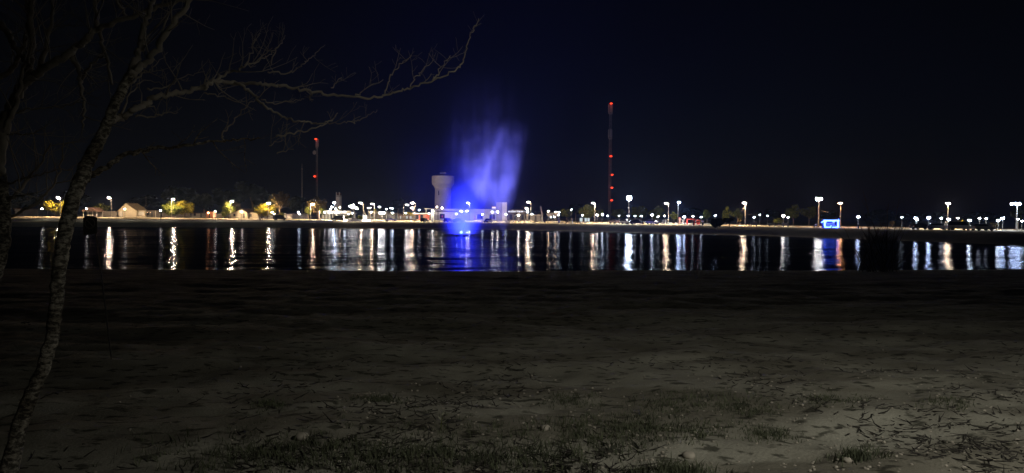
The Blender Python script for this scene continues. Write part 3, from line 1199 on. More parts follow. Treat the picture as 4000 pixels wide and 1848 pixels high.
build('panel', MB().box((0, -.04, zt * .45), (w * .45, .12, zt * .6)), M['grey_wall'], t)
t, w, zt, k = bld('long_building', 'long white commercial building with a bright flat roof edge behind the fountain', 'building', 1694, 1936, 823, 862, 72, 12, M['white_paint'])
build('roof', MB().box((0, 5, zt + .35), (w + 1.4, 14, .7)), M['white_paint'], t)
build('fascia', MB().box((-70 * k, -.05, zt - .30), (80 * k, .14, .45)), M['dark_metal'], t)
pc = 1815
for x0, x1 in ((1718, 1737), (1863, 1886), (1912, 1934)):
    opening(t, pc, k, x0, x1, .6, 2.6, M['glass'])
build('window_sign', MB().box(((1728 - pc) * k, -.12, 1.5), (5 * k, .1, .8)), M['red'], t)
opening(t, pc, k, 1709, 1713, .1, 3.6, M['grey_wall'], 'pier')
for x in (1851, 1854, 1857, 1921, 1926, 1931):
    opening(t, pc, k, x, x + 1.2, .1, 1.9, M['red'], 'railing')
g = place(1678, 66)
tag(build('awning', MB().box((0, 0, P(1678, 816, g.y).z - g.z), (36 * g.y / F, 4, .25)).box((12 * g.y / F, 0, 2.2), (.2, .2, 4.6)).box((-14 * g.y / F, 0, 2.2), (.2, .2, 4.6)), M['white_paint'], None, g),
    'pale flat awning sticking out left of the long white building', 'awning')
t, w, zt, k = bld('tower_slab', 'tall pale windowless slab at the right end of the long building', 'building', 1938, 1980, 790, 863, 68, 8, M['grey_wall'])
build('edge', MB().box((w * .27, -.06, zt / 2), (w * .42, .14, zt - .2)), M['white_paint'], t)
g = place(1929, 66)
z0 = P(1929, 815, g.y).z - g.z
t = thing('box_sign', 'small orange and white glowing box sign on the pale tower slab', 'sign', g + Vector((0, 0, z0)))
k = g.y / F
build('panel', MB().box((0, 0, 3 * k), (15 * k, .5, 6 * k)), emit('sign white glow', (1, .86, .78), 1.1), t)
build('top_band', MB().box((0, -.04, 7 * k), (15 * k, .5, 2 * k)), emit('sign orange glow', (1, .45, .2), .9), t)
build('bracket', MB().box((0, .6, 3 * k), (14 * k, .7, 9 * k)), M['dark_metal'], t)

# glowing letters on the dark roofed building
t, w, zt, k = bld('dark_roofed_hall', 'dark roofed hall carrying the row of glowing letters', 'hall', 1982, 2052, 832, 863, 74, 10, M['dim_wall'])
build('roof', MB().prism([(-w / 2 - .5, zt), (w / 2 + .5, zt), (w / 2 - 1, zt + 1.4), (-w / 2 + 1, zt + 1.4)], -.4, 10.4), M['roof'], t)
for x0, x1 in ((1990, 2002), (2008, 2018), (2036, 2046)):
    opening(t, 2017, k, x0, x1, .4, 2.6, M['glass'])
g2 = place(2014, 73)
g2.z = P(2014, 829.5, g2.y).z
t = thing('letter_sign', 'row of glowing white letters on the roof of the dark hall', 'sign', g2)
lg = emit('letter glow', (.86, .88, 1), 2.2)
for ch, px in zip('eabeItem', (1988.5, 1996.5, 2004, 2011.5, 2019.5, 2023.5, 2029.5, 2038.5)):
    cu = bpy.data.curves.new('letter', 'FONT')
    cu.body = ch
    cu.size = 12.6 * k
    cu.extrude = .12
    cu.align_x = 'CENTER'
    tmp = bpy.data.objects.new('letter', cu)
    COL.objects.link(tmp)
    bpy.context.view_layer.update()
    me = bpy.data.meshes.new_from_object(tmp.evaluated_get(bpy.context.evaluated_depsgraph_get()))
    bpy.data.objects.remove(tmp)
    me.materials.clear()
    me.materials.append(lg)
    o = link_mesh('letter', me, t, ((px - 2014) * k, 0, 0))
    o.rotation_euler = (R(90), 0, 0)
build('rail', MB().box((0, .1, -.12), (56 * k, .12, .1)), M['dark_metal'], t)
t, w, zt, k = bld('low_house', 'low grey house with pale roof edges behind the tall lamp right of the letters', 'house', 2056, 2112, 841, 864, 72, 8, M['grey_wall'])
flat_roof(t, w, 8, zt, M['white_paint'], .3, .2)
opening(t, 2084, k, 2062, 2074, .5, 2.4, M['glass'])
opening(t, 2084, k, 2088, 2096, .1, 2.4, M['dark_metal'], 'door')
t, w, zt, k = bld('light_pillar', 'bright white lit pillar below the glowing letters', 'pillar', 2022.5, 2029.5, 846, 866, 27, .8, M['white_paint'])
build('cap', MB().box((0, .4, zt + .1), (w + .3, 1.1, .2)), M['white_paint'], t)

# utility pole
g = place(2117, 30)
h = P(2117, 806, g.y).z - g.z
t = thing('utility_pole', 'thick pale utility pole without a lamp left of the dim board', 'utility pole', g)
build('pole', MB().tube([(.15, 0, -.1), (0, 0, h * .5), (-.45, 0, h)], [.26, .20, .14], 9), M['concrete'], t)
for z in (h - .3, h - 1.0):
    build('insulator', MB().box((-.65, 0, z), (.5, .15, .15)), M['pole'], t)
# billboard
g = place(2158, 56)
k = g.y / F
za, zb_ = P(2158, 831, g.y).z - g.z, P(2158, 845, g.y).z - g.z
t = thing('billboard', 'dim blank grey board on dark posts with two warm lamps on top', 'billboard', g)
build('board', MB().box((0, 0, (za + zb_) / 2), (44 * k, .4, za - zb_)), M['grey_wall'], t)
for x in (-15, 4, 16):
    build('post', MB().box((x * k, .25, zb_ / 2), (.45, .3, zb_ + .2)), M['dark_metal'], t)

# glowing white boxes
wm = emit('lit white cabinet', (.80, .95, .98), .8)
for px, w_, lab in ((2270, 10, 'largest glowing white cabinet, first of three right of the motorcycles'),
                    (2288, 8, 'middle one of the three glowing white cabinets'), (2299, 8, 'glowing white cabinet nearest the tall lamp right of the big tree')):
    g = place(px, 30)
    k = g.y / F
    t = thing('cabinet', lab, 'cabinet', g, 0, 'glowing white cabinets')
    build('panel', MB().box((0, 0, 1.15), (w_ * k, .6, 1.1)), wm, t)
    build('base', MB().box((0, 0, .3), (w_ * k * .7, .5, .6)), M['white_paint'], t)

# red gateway group
g = place(2656, 30)
t = thing('totem', 'orange lit totem pillar left of the beige panel', 'totem', g)
h = P(2656, 852, g.y).z - g.z
build('pillar', MB().box((0, 0, h / 2), (.55, .5, h)), mat('orange plaster', (.62, .34, .22), .8), t)
build('cap', MB().box((0, 0, h + .08), (.75, .7, .16)), M['red'], t)
g = place(2670, 31)
k = g.y / F
t = thing('notice_board', 'beige notice board between the orange totem and the red gateway', 'notice board', g)
build('panel', MB().box((0, 0, 1.0), (10 * k, .15, 1.0)), M['cream'], t)
build('leg', MB().box((-4 * k, .12, .4), (.1, .08, .9)), M['dark_metal'], t)
build('leg', MB().box((4 * k, .12, .4), (.1, .08, .9)), M['dark_metal'], t)
g = place(2698, 31)
k = g.y / F
h = P(2698, 858, g.y).z - g.z
t = thing('gateway', 'red square gateway frame beside the beige notice board', 'gateway', g)
build('post', MB().box((-14 * k, 0, h / 2), (5 * k, .5, h)), M['red'], t)
build('post', MB().box((13 * k, 0, h / 2), (5 * k, .5, h)), M['red'], t)
build('beam', MB().box((0, 0, h + .13), (34 * k, .55, .25)), M['red'], t)
g = place(2727, 31)
t = thing('stall', 'small red stall right of the red gateway', 'stall', g)
build('counter', MB().box((0, 0, .4), (.9, .6, .9)), M['red'], t)
build('roof', MB().prism([(-.75, 1.15), (.75, 1.15), (0, 1.6)], -.5, .5), M['red'], t)
for x in (-.4, .4):
    build('post', MB().box((x, 0, 1.0), (.06, .06, .34)), M['red'], t)

# blue lit kiosk
g = place(3248, 20)
k = g.y / F
t = thing('lit_kiosk', 'square kiosk outlined in bright blue white tube lights', 'kiosk', g)
zt, zb_ = P(3248, 862, g.y).z - g.z, .12
be = emit('blue white tube', (.05, .12, 1.0), 18.0)
hw = 26 * k
for nm, mb in (('light_tube', MB().box((-hw, 0, (zt + zb_) / 2), (.34, .26, zt - zb_))), ('light_tube', MB().box((hw, 0, (zt + zb_) / 2), (.34, .26, zt - zb_))),
               ('light_tube', MB().box((0, 0, zt), (hw * 2 + .5, .26, .34))), ('light_tube', MB().box((-hw * .54, 0, zb_), (hw * .80, .26, .34))),
               ('light_tube', MB().box((hw * .56, 0, zb_), (hw * .74, .26, .34))),
               ('light_tube', MB().tube([(-hw * .16, 0, zb_ + .05), (-hw * .02, 0, zb_ + .42)], .12, 6)),
               ('light_tube', MB().tube([(-hw, 0, zt), (-hw - .9, -.2, zt - .45)], .12, 6)),
               ('light_tube', MB().tube([(hw, 0, zt), (hw + .12, -.1, zt + .42)], .12, 6))):
    build(nm, mb, be, t)
kw = mat('blue glow tinted panel', (.05, .08, .45), .6, .2)  # blue of the tube glow put into the panel colour
build('back_panel', MB().box((0, 1.6, zt / 2), (hw * 2, .12, zt)), kw, t)
build('roof', MB().box((0, .8, zt + .32), (hw * 2 + .4, 2.2, .14)), M['dark_metal'], t)
build('counter', MB().box((0, .5, zt * .36), (hw * 1.6, .5, .12)), M['white_paint'], t)
for x in (-.7, .5):
    build('shelf_lamp', MB().box((hw * x, .6, zt * .8), (.5, .2, .3)), emit('shelf lamp', (.4, .6, 1), 1.5), t)
build('shelf_strip', MB().box((0, .62, zt * .55), (hw * 1.3, .1, .09)), emit('shelf strip', (.3, .5, 1), 1.6), t)

# ------------------------------------------------------------------ trees on the far shore
GT = 'trees along the far shore'
for a in [
    (212, 806, 48, 52, 40, 'leaf_lamplit', 'yellow lit broad tree left of the leaning bare trunk, lamp in its top'),
    (178, 808, 54, 28, 26, 'leaf_brown', 'brownish tree left of the yellow lit tree'),
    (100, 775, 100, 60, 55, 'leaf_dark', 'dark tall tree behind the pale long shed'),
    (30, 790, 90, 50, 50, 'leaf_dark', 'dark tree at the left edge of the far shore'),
    (398, 812, 56, 40, 24, 'leaf', 'dim green tree between the shelter and the warm lamp'),
    (290, 770, 110, 60, 60, 'leaf_dark', 'dark tree behind the leaning bare trunk'),
    (560, 790, 130, 70, 40, 'leaf_dark', 'dark trees mass behind the annex'),
    (668, 814, 46, 50, 38, 'leaf', 'left tree of the lit yellow green pair'),
    (724, 810, 50, 50, 38, 'leaf_lamplit', 'right yellower tree of the lit pair'),
    (700, 760, 100, 70, 60, 'leaf_dark', 'tall dark tree behind the lit pair'),
    (800, 780, 90, 55, 50, 'leaf_dark', 'dark tree above the pink hut'),
    (893, 820, 46, 33, 42, 'leaf', 'slender lit green tree at the tall lamp by the second gabled house'),
    (927, 806, 58, 24, 26, 'leaf_brown', 'brown tree over the roof of the second gabled house'),
    (880, 775, 100, 60, 55, 'leaf_dark', 'dark tree behind the slender lit tree'),
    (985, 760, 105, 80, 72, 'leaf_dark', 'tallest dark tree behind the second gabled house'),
    (1047, 819, 48, 50, 36, 'leaf_lamplit', 'round yellow green tree lit from within by a lamp'),
    (1095, 780, 66, 44, 48, 'leaf_brown', 'large brown green tree right of the round lit tree'),
    (1100, 838, 40, 16, 11, 'leaf', 'green bush above the dark parked van'),
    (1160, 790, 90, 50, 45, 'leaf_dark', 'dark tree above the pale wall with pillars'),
    (1246, 800, 44, 50, 46, 'leaf_brown', 'broad dim tree beside the canopy building and warm lamp'),
    (1204, 820, 42, 22, 22, 'leaf', 'small lit tree around the warm lamp left of the canopy building'),
    (1262, 826, 42, 22, 20, 'leaf', 'small green tree at the left end of the canopy'),
    (1466, 820, 56, 7, 6, 'leaf_lamplit', 'small glowing yellow tree between warm lamps'),
    (1555, 800, 110, 34, 36, 'leaf_dark', 'dark tree left of the neutral lamp before the water tower'),
    (1640, 830, 90, 30, 14, 'leaf_dark', 'dark tree behind the roof of the red shop'),
    (2130, 835, 90, 40, 26, 'leaf_dark', 'dark tree behind the dim board'),
    (2215, 830, 62, 36, 24, 'leaf', 'dim green tree around the thin pole lamp'),
    (2292, 824, 46, 42, 40, 'leaf', 'big green tree left of the tall lamp by the red mast'),
    (2250, 812, 70, 36, 30, 'leaf_dark', 'dark green tree behind the big green tree'),
    (2345, 832, 62, 22, 22, 'leaf', 'green tree between the lamps left of the mast foot'),
    (2420, 832, 80, 40, 26, 'leaf', 'hazy green tree left of the brightest floodlight'),
    (2500, 826, 80, 46, 34, 'leaf', 'hazy tree right of the brightest floodlight'),
    (2570, 830, 74, 44, 34, 'leaf', 'hazy dark green tree behind the white parked car'),
    (2632, 842, 50, 22, 20, 'leaf', 'low green tree between the warm and bluish tall lamps'),
    (2700, 832, 90, 50, 26, 'leaf_dark', 'dark tree behind the red gateway'),
    (2762, 836, 70, 24, 26, 'leaf', 'grey green tree left of the dark bush lamp'),
    (2838, 832, 50, 22, 34, 'leaf', 'rounded pale green tree right of the dark bush'),
    (2880, 838, 56, 26, 30, 'leaf', 'hazy tree left of the lamp with the loose cable'),
    (2890, 862, 38, 10, 9, 'leaf_brown', 'small reddish bush left of the lamp with the loose cable'),
    (2955, 845, 80, 30, 30, 'leaf_dark', 'dark tree behind the first bench'),
    (3020, 838, 95, 40, 30, 'leaf_dark', 'dark rounded tree behind the second bench'),
    (3040, 862, 40, 24, 14, 'leaf', 'grey green shrub under the bright lamp over the third bench'),
    (3100, 826, 60, 44, 36, 'leaf', 'big hazy tree left of the twin floodlight'),
    (3160, 828, 62, 40, 34, 'leaf', 'hazy tree right under the twin floodlight'),
    (3235, 842, 70, 40, 24, 'leaf_dark', 'dark tree behind the blue lit kiosk'),
    (3440, 845, 90, 60, 34, 'leaf_dark', 'dark tree behind the bare thicket on the right'),
    (3487, 870, 40, 12, 12, 'leaf_brown', 'small round bush left of the parked cars on the right'),
    (3560, 846, 90, 60, 30, 'leaf_dark', 'dark tree behind the dark saloon on the right'),
    (3665, 848, 90, 50, 26, 'leaf_dark', 'dark tree behind the hatchback on the right'),
    (3758, 863, 44, 9, 4, 'leaf_lamplit', 'small yellow lit bush above the van on the right'),
    (3830, 850, 90, 60, 30, 'leaf_dark', 'dark tree behind the silver saloon'),
    (3890, 876, 40, 26, 12, 'leaf_brown', 'dark brown bush right of the silver saloon'),
    (3978, 838, 44, 26, 40, 'leaf_dark', 'dark tree at the right edge below the floodlight'),
]:
    px, pyc, off, rx, hp, kind, lab = a
    if px < 1300 and off < 60:
        off += 21 if off < 52 else 24
    tree(px, pyc, off, rx, hp, kind, lab, 'bush' if 'bush' in lab or 'shrub' in lab else 'tree',
         'bush' if 'bush' in lab or 'shrub' in lab else 'tree', GT)

# dark bush on the bank
g = place(2802, 6)
k = g.y / F
t = thing('bush', 'large dark round bush on the bank silhouetted against the lit path', 'bush', g)
link_mesh('crown', CROWN['leaf_dark'][0], t, (0, 0, 2.0), .5, (34 * k, 30 * k, 1.9))
link_mesh('trunk', TRUNK[1], t, (0, 0, -.3), 0, (2.6, 2.6, 2.4))
g = place(2848, 9)
t = thing('bush', 'smaller dark bush leaning right beside the large dark round bush', 'bush', g)
link_mesh('crown', CROWN['leaf_dark'][1], t, (-.4, 0, 1.7), 0, (1.6, 1.5, .9))
link_mesh('trunk', TRUNK[2], t, (0.1, 0, -.2), 0, (1.7, 1.7, 1.9))

# palm
g = place(1598, 44)
t = thing('palm', 'small lit palm above the dark kiosk', 'palm', g)
hz = P(1598, 831, g.y).z - g.z
build('trunk', MB().tube([(0, 0, -.1), (.1, 0, hz * .5), (0, 0, hz)], [.22, .16, .14], 8), M['bark_far'], t)
fr = MB()
for i in range(14):
    a = i * 2.4
    u = Vector((math.cos(a), math.sin(a), 0))
    lift = random.uniform(.3, 1.2)
    pts = [Vector((0, 0, hz)) + u * (s * 2.1) + Vector((0, 0, lift * s * 1.4 - 2.2 * s * s)) for s in (0, .25, .5, .75, 1)]
    w = u.cross(Vector((0, 0, 1)))
    for j in range(4):
        ww = (.34, .38, .3, .16, .02)
        k0 = len(fr.v)
        fr.v += [tuple(pts[j] - w * ww[j]), tuple(pts[j] + w * ww[j]), tuple(pts[j + 1] + w * ww[j + 1]), tuple(pts[j + 1] - w * ww[j + 1])]
        fr.f.append((k0, k0 + 1, k0 + 2, k0 + 3))
build('fronds', fr, M['leaf_lamplit'], t)


# ------------------------------------------------------------------ cars
CAR_PROF = {
    'hatch': ([(-1.95, .35), (-1.98, .75), (-1.80, .98), (-.95, 1.02), (1.0, 1.0), (1.85, .82), (1.98, .6), (1.95, .32)],
              [(-1.75, .98), (-1.35, 1.44), (.25, 1.47), (1.05, 1.0)], 1.68),
    'saloon': ([(-2.2, .35), (-2.25, .8), (-2.1, .98), (-1.1, 1.02), (1.0, .98), (2.0, .80), (2.22, .6), (2.2, .32)],
               [(-1.6, 1.0), (-.95, 1.40), (.15, 1.42), (1.0, .98)], 1.72),
    'van': ([(-2.4, .38), (-2.45, 1.1), (1.5, 1.1), (2.25, .95), (2.42, .6), (2.4, .35)],
            [(-2.42, 1.1), (-2.3, 1.92), (.9, 1.95), (1.65, 1.1)], 1.85),
}
CAR_PROTO = {}


def make_car(kind, paint):
    body, cab, w = CAR_PROF[kind]
    t = thing('parked_car', 'car', 'car', (0, 0, 0), 0, 'vehicles parked along the far road')
    mb = MB().prism(body, -w / 2, w / 2)
    top = [(cab[1][0] - .02, cab[1][1] + .01), (cab[2][0] + .02, cab[2][1] + .01)]
    mb.prism([(top[0][0], top[0][1] - .06), (top[1][0], top[1][1] - .06), (top[1][0], top[1][1]), (top[0][0], top[0][1])], -w / 2 + .14, w / 2 - .14)
    b = build('body', mb, paint, t)
    bv = b.modifiers.new('bevel', 'BEVEL')
    bv.width = .06
    bv.segments = 2
    gl = MB()
    n = len(cab)
    vs = [(x, -w / 2 + (.06 if i in (0, n - 1) else .20), z) for i, (x, z) in enumerate(cab)] + [(x, w / 2 - (.06 if i in (0, n - 1) else .20), z) for i, (x, z) in enumerate(cab)]
    gl.add(vs, [tuple(range(n)), tuple(reversed(range(n, 2 * n)))] + [(i, i + n, (i + 1) % n + n, (i + 1) % n) for i in range(n)])
    build('window', gl, M['glass'], t)
    L_ = body[-1][0]
    for sx in (-L_ * .62, L_ * .64):
        for sy in (-1, 1):
            wl_ = MB().lathe([(.16, -.10), (.31, -.10), (.33, -.06), (.33, .06), (.31, .10), (.16, .10)], 14)
            o = build('wheel', wl_, M['tyre'], t, (sx, sy * (w / 2 - .08), .33))
            o.rotation_euler = (R(90), 0, 0)
            r_ = build('rim', MB().lathe([(.05, -.02), (.19, 0), (.17, .03)], 10), M['car_grey'], o, (0, 0, -.1 * sy))
    for sy in (-1, 1):
        build('headlight', MB().box((L_ + .01, sy * (w / 2 - .3), .72), (.08, .34, .16)), M['white_paint'], t)
        build('tail_light', MB().box((body[0][0] - .03, sy * (w / 2 - .2), .82), (.08, .22, .2)), M['red'], t)
    return t


def car(px, off, kind, paint, rz, label, name='parked_car', cat='car'):
    key = (kind, paint)
    if key not in CAR_PROTO:
        CAR_PROTO[key] = o = make_car(kind, M[paint])
    else:
        o = copy_tree(CAR_PROTO[key])
    o.name = name
    o.location = place(px, off)
    o.rotation_euler = (0, 0, R(rz))
    o['label'] = label
    o['category'] = cat
    return o


car(2401, 27, 'hatch', 'car_red', -60, 'dark red parked hatchback, leftmost of the cars under the brightest floodlight')
car(2449, 25, 'hatch', 'car_grey', -58, 'silver parked hatchback directly under the brightest floodlight')
car(2492, 25, 'saloon', 'car_dark', -35, 'dark parked saloon right of the brightest floodlight mast')
car(2549, 24, 'hatch', 'car_white', -55, 'white parked hatchback left of the tall warm lamp')
car(1527, 30, 'saloon', 'car_white', 12, 'white parked saloon in front of the grey warehouse')
car(1658, 20, 'hatch', 'car_dark', 75, 'black parked hatchback in front of the red shop')
car(1321, 34, 'van', 'car_dark', 170, 'dark van parked below the white canopy', 'parked_van', 'van')
car(1750, 22, 'hatch', 'car_dark', 70, 'black parked hatchback before the long building left of the spray')
car(1790, 22, 'saloon', 'car_grey', 20, 'silver parked saloon at the left edge of the blue spray')
car(1906, 18, 'hatch', 'car_dark', -110, 'dark parked hatchback with bright lights right of the blue spray')
car(1093, 40, 'van', 'car_dark', 8, 'dark van parked beside the round yellow green tree', 'parked_van', 'van')
car(3600, 20, 'saloon', 'car_dark', 6, 'dark parked saloon, leftmost of the vehicles at the right')
car(3663, 21, 'hatch', 'car_grey', -20, 'silver parked hatchback left of the warm lamp at the right')
car(3744, 20, 'van', 'car_white', -8, 'pale parked van right of the warm lamp at the right', 'parked_van', 'van')
car(3838, 20, 'saloon', 'car_grey', 4, 'silver parked saloon right of the pale van')

# ------------------------------------------------------------------ motorcycles
BIKE = None


def bike(px, off, rz, label):
    global BIKE
    if BIKE is None:
        t = BIKE = thing('motorcycle', label, 'motorcycle', (0, 0, 0), 0, 'motorcycles parked on the far promenade')
        for x in (-.62, .66):
            mb = MB()
            mb.tube([(x + .29 * math.cos(a * math.pi / 8), 0, .31 + .29 * math.sin(a * math.pi / 8)) for a in range(17)], .055, 6)
            build('wheel', mb, M['tyre'], t)
        build('frame', MB().tube([(-.62, 0, .31), (-.1, 0, .5), (.35, 0, .75), (.66, 0, .31)], [.05, .12, .08, .04], 7).tube([(.35, 0, .75), (.3, 0, 1.0)], .04, 6), M['car_dark'], t)
        build('tank', MB().blob((.12, 0, .80), .28, .15, .14), M['car_red'], t, smooth_shade=True)
        build('seat', MB().box((-.35, 0, .80), (.62, .24, .12)), M['tyre'], t)
        build('handlebar', MB().tube([(.28, -.34, 1.02), (.34, 0, 1.0), (.28, .34, 1.02)], .025, 6), M['pole'], t)
        build('headlight', MB().blob((.46, 0, .92), .09, .09, .09), M['white_paint'], t)
        o = t
    else:
        o = copy_tree(BIKE)
    o['label'] = label
    o.location = place(px, off)
    o.rotation_euler = (0, 0, R(rz))
    return o


bike(2053, 22, 20, 'motorcycle parked right of the lit white pillar under the letters')
bike(2093, 20, -15, 'motorcycle parked between the tall lamp and the utility pole')
bike(2217, 18, 10, 'motorcycle parked left of the white post')
bike(2258, 18, -30, 'motorcycle parked left of the glowing white cabinets')
bike(3186, 17, 30, 'left motorcycle of the two beside the blue lit kiosk')
bike(3203, 16, -25, 'right motorcycle of the two beside the blue lit kiosk')
bike(3355, 14, 60, 'motorcycle standing below the bluish lamp beside the bare thicket')

# ------------------------------------------------------------------ benches, posts, chairs
BEN = None
for px, off, lab in ((2945, 22, 'first dark park bench right of the lamp with the loose cable'), (3016, 22, 'middle dark park bench of the three on the path'),
                     (3069, 21, 'third dark park bench under the bright lamp')):
    if BEN is None:
        t = BEN = thing('park_bench', lab, 'bench', (0, 0, 0), 0, 'benches on the lit path')
        build('seat', MB().box((0, 0, .47), (1.7, .5, .08)), M['dark_metal'], t)
        b = build('backrest', MB().box((0, .28, .80), (1.7, .07, .40)), M['dark_metal'], t)
        for x in (-.7, .7):
            build('leg', MB().box((x, 0, .2), (.1, .5, .46)), M['dark_metal'], t)
    else:
        t = copy_tree(BEN)
        t['label'] = lab
    t.location = place(px, off)
    t.rotation_euler = (0, 0, R(random.uniform(-12, 12)))
CH = None
for i, (px, off, rz, lab) in enumerate(((1981, 17, 20, 'leftmost white plastic chair below the glowing letters'), (1989, 18, -60, 'second white plastic chair below the glowing letters'),
                                        (1996, 17, 100, 'third white plastic chair, nearest the right one'), (2004, 18, 200, 'rightmost white plastic chair below the glowing letters'))):
    if CH is None:
        t = CH = thing('plastic_chair', lab, 'chair', (0, 0, 0), 0, 'white plastic chairs')
        build('seat', MB().box((0, 0, .45), (.5, .5, .05)), M['white_paint'], t)
        build('backrest', MB().box((0, .26, .75), (.48, .05, .55)), M['white_paint'], t)
        for x in (-.21, .21):
            for y in (-.21, .21):
                build('leg', MB().box((x, y, .21), (.05, .05, .43)), M['white_paint'], t)
    else:
        t = copy_tree(CH)
        t['label'] = lab
    t.location = place(px, off)
    t.rotation_euler = (0, 0, R(rz))
for px, py, off, lab in ((2182, 853, 18, 'white post standing beside the seated person below the dim board'), (2236, 858, 22, 'short white post right of the first thin lamp pole'),
                         (1903, 838, 24, 'thin pale post with a knob right of the blue spray'), (2590, 862, 26, 'thin pale post right of the white parked car'),
                         (2601, 861, 28, 'thin pale post close to the left of a tall warm lamp')):
    g = place(px, off)
    h = P(px, py, g.y).z - g.z
    t = thing('post', lab, 'post', g)
    build('shaft', MB().tube([(0, 0, -.1), (0, 0, h)], [.13, .10], 8), M['white_paint'], t)
    build('cap', MB().blob((0, 0, h), .17, .17, .12), M['white_paint'], t)
# loose cable on lamp pole, and wire between masts
g = place(2911, 33.8)
q = [P(2909, 805, g.y) - g, P(2906, 815, g.y) - g, P(2899, 823, g.y) - g, P(2894, 824, g.y) - g]
tag(build('loose_cable', MB().tube(q, .06, 5), M['pole'], None, g), 'loose pale cable curling off the tall lamp pole by the benches', 'cable')
for (x0, y0, x1, y1, off, lab) in ((3203, 820, 3237, 829, 31.7, 'drooping wire running right from the twin floodlight mast'),
                                   (2911, 836, 2962, 841, 33.6, 'wire running right from the tall lamp by the benches'),
                                   (2614, 837, 2640, 839, 31.6, 'wire running right from the tall lamp beside the white car'),
                                   (2034, 804, 2054, 811, 40, 'pale slanting arm wire above the glowing letters')):
    Y = lerp_table(x0, DW) + off
    a, b = P(x0, y0, Y), P(x1, y1, Y)
    mid = (a + b) / 2 - Vector((0, 0, .12))
    tag(build('wire', MB().tube([Vector((0, 0, 0)), mid - a, b - a], .045, 4), M['pole'], None, a), lab, 'wire')


# ------------------------------------------------------------------ people
def person(px, off, rz, pose, label, shirt):
    g = place(px, off)
    t = thing('person', label, 'person', g, R(rz))
    if pose == 'stand':
        J = {'hip': (0, 0, .92), 'chest': (0, .02, 1.28), 'neck': (0, .02, 1.48), 'head': (0, .0, 1.60), 'crown': (0, 0, 1.74),
             'sl': (-.20, .02, 1.40), 'el': (-.27, .03, 1.12), 'hl': (-.25, -.08, .86), 'sr': (.20, .02, 1.40), 'er': (.27, .03, 1.12), 'hr': (.25, -.08, .86),
             'kl': (-.11, -.03, .50), 'al': (-.12, .02, .08), 'tl': (-.13, -.14, .03), 'kr': (.11, -.02, .50), 'ar': (.13, .03, .08), 'tr': (.14, -.13, .03)}
    elif pose == 'bend':
        J = {'hip': (0, .1, .90), 'chest': (.0, -.22, 1.16), 'neck': (0, -.40, 1.24), 'head': (0, -.5, 1.28), 'crown': (0, -.60, 1.32),
             'sl': (-.19, -.34, 1.18), 'el': (-.22, -.45, .92), 'hl': (-.16, -.60, .75), 'sr': (.19, -.34, 1.18), 'er': (.22, -.45, .92), 'hr': (.16, -.60, .75),
             'kl': (-.11, .02, .48), 'al': (-.12, .12, .08), 'tl': (-.13, -.05, .03), 'kr': (.11, .02, .48), 'ar': (.12, .12, .08), 'tr': (.13, -.05, .03)}
    else:
        J = {'hip': (0, 0, .45), 'chest': (0, .05, .80), 'neck': (0, .03, 1.0), 'head': (0, .0, 1.13), 'crown': (0, 0, 1.27),
             'sl': (-.20, .04, .94), 'el': (-.26, -.02, .66), 'hl': (-.14, -.3, .58), 'sr': (.20, .04, .94), 'er': (.26, -.02, .66), 'hr': (.14, -.3, .58),
             'kl': (-.13, -.45, .48), 'al': (-.13, -.48, .08), 'tl': (-.13, -.64, .03), 'kr': (.13, -.45, .48), 'ar': (.13, -.48, .08), 'tr': (.13, -.64, .03)}
    rad = {'hip': .13, 'chest': .14, 'neck': .055, 'head': .095, 'crown': .06, 'sl': .06, 'el': .042, 'hl': .035, 'sr': .06, 'er': .042, 'hr': .035,
           'kl': .065, 'al': .042, 'tl': .035, 'kr': .065, 'ar': .042, 'tr': .035}
    E = [('hip', 'chest'), ('chest', 'neck'), ('neck', 'head'), ('head', 'crown'), ('chest', 'sl'), ('sl', 'el'), ('el', 'hl'), ('chest', 'sr'), ('sr', 'er'), ('er', 'hr'),
         ('hip', 'kl'), ('kl', 'al'), ('al', 'tl'), ('hip', 'kr'), ('kr', 'ar'), ('ar', 'tr')]
    names = list(J)
    me = bpy.data.meshes.new('body')
    me.from_pydata([J[n] for n in names], [(names.index(a), names.index(b)) for a, b in E], [])
    me.materials.append(M['skin'])
    o = bpy.data.objects.new('body', me)
    COL.objects.link(o)
    o.parent = t
    sm = o.modifiers.new('skin', 'SKIN')
    if not me.skin_vertices:
        bpy.context.view_layer.objects.active = o
        me.attributes
    for i, n in enumerate(names):
        sv = me.skin_vertices[0].data[i]
        sv.radius = (rad[n], rad[n])
        sv.use_root = (n == 'hip')
    ss = o.modifiers.new('sub', 'SUBSURF')
    ss.levels = ss.render_levels = 1
    V = {n: Vector(J[n]) for n in names}
    sh = MB().tube([V['hip'] + Vector((0, 0, -.05)), V['hip'].lerp(V['chest'], .5), V['chest'], V['chest'].lerp(V['neck'], .75)], [.185, .19, .20, .10], 12)
    for s in 'lr':
        sh.tube([V['s' + s].lerp(V['chest'], .4), V['s' + s], V['s' + s].lerp(V['e' + s], .8)], [.10, .095, .075], 8)
    build('shirt', sh, M[shirt], t, smooth_shade=True)
    tr = MB().tube([V['hip'] + Vector((0, 0, .08)), V['hip'] - Vector((0, 0, .06))], [.18, .19], 12)
    for s in 'lr':
        tr.tube([V['hip'].lerp(V['k' + s], .1), V['k' + s], V['a' + s]], [.115, .09, .07], 9)
    build('trousers', tr, M['cloth_dark'], t, smooth_shade=True)
    build('hair', MB().blob(tuple(V['head'].lerp(V['crown'], .7) + Vector((0, .02, 0))), .10, .11, .08), M['cloth_dark'], t, smooth_shade=True)
    return t


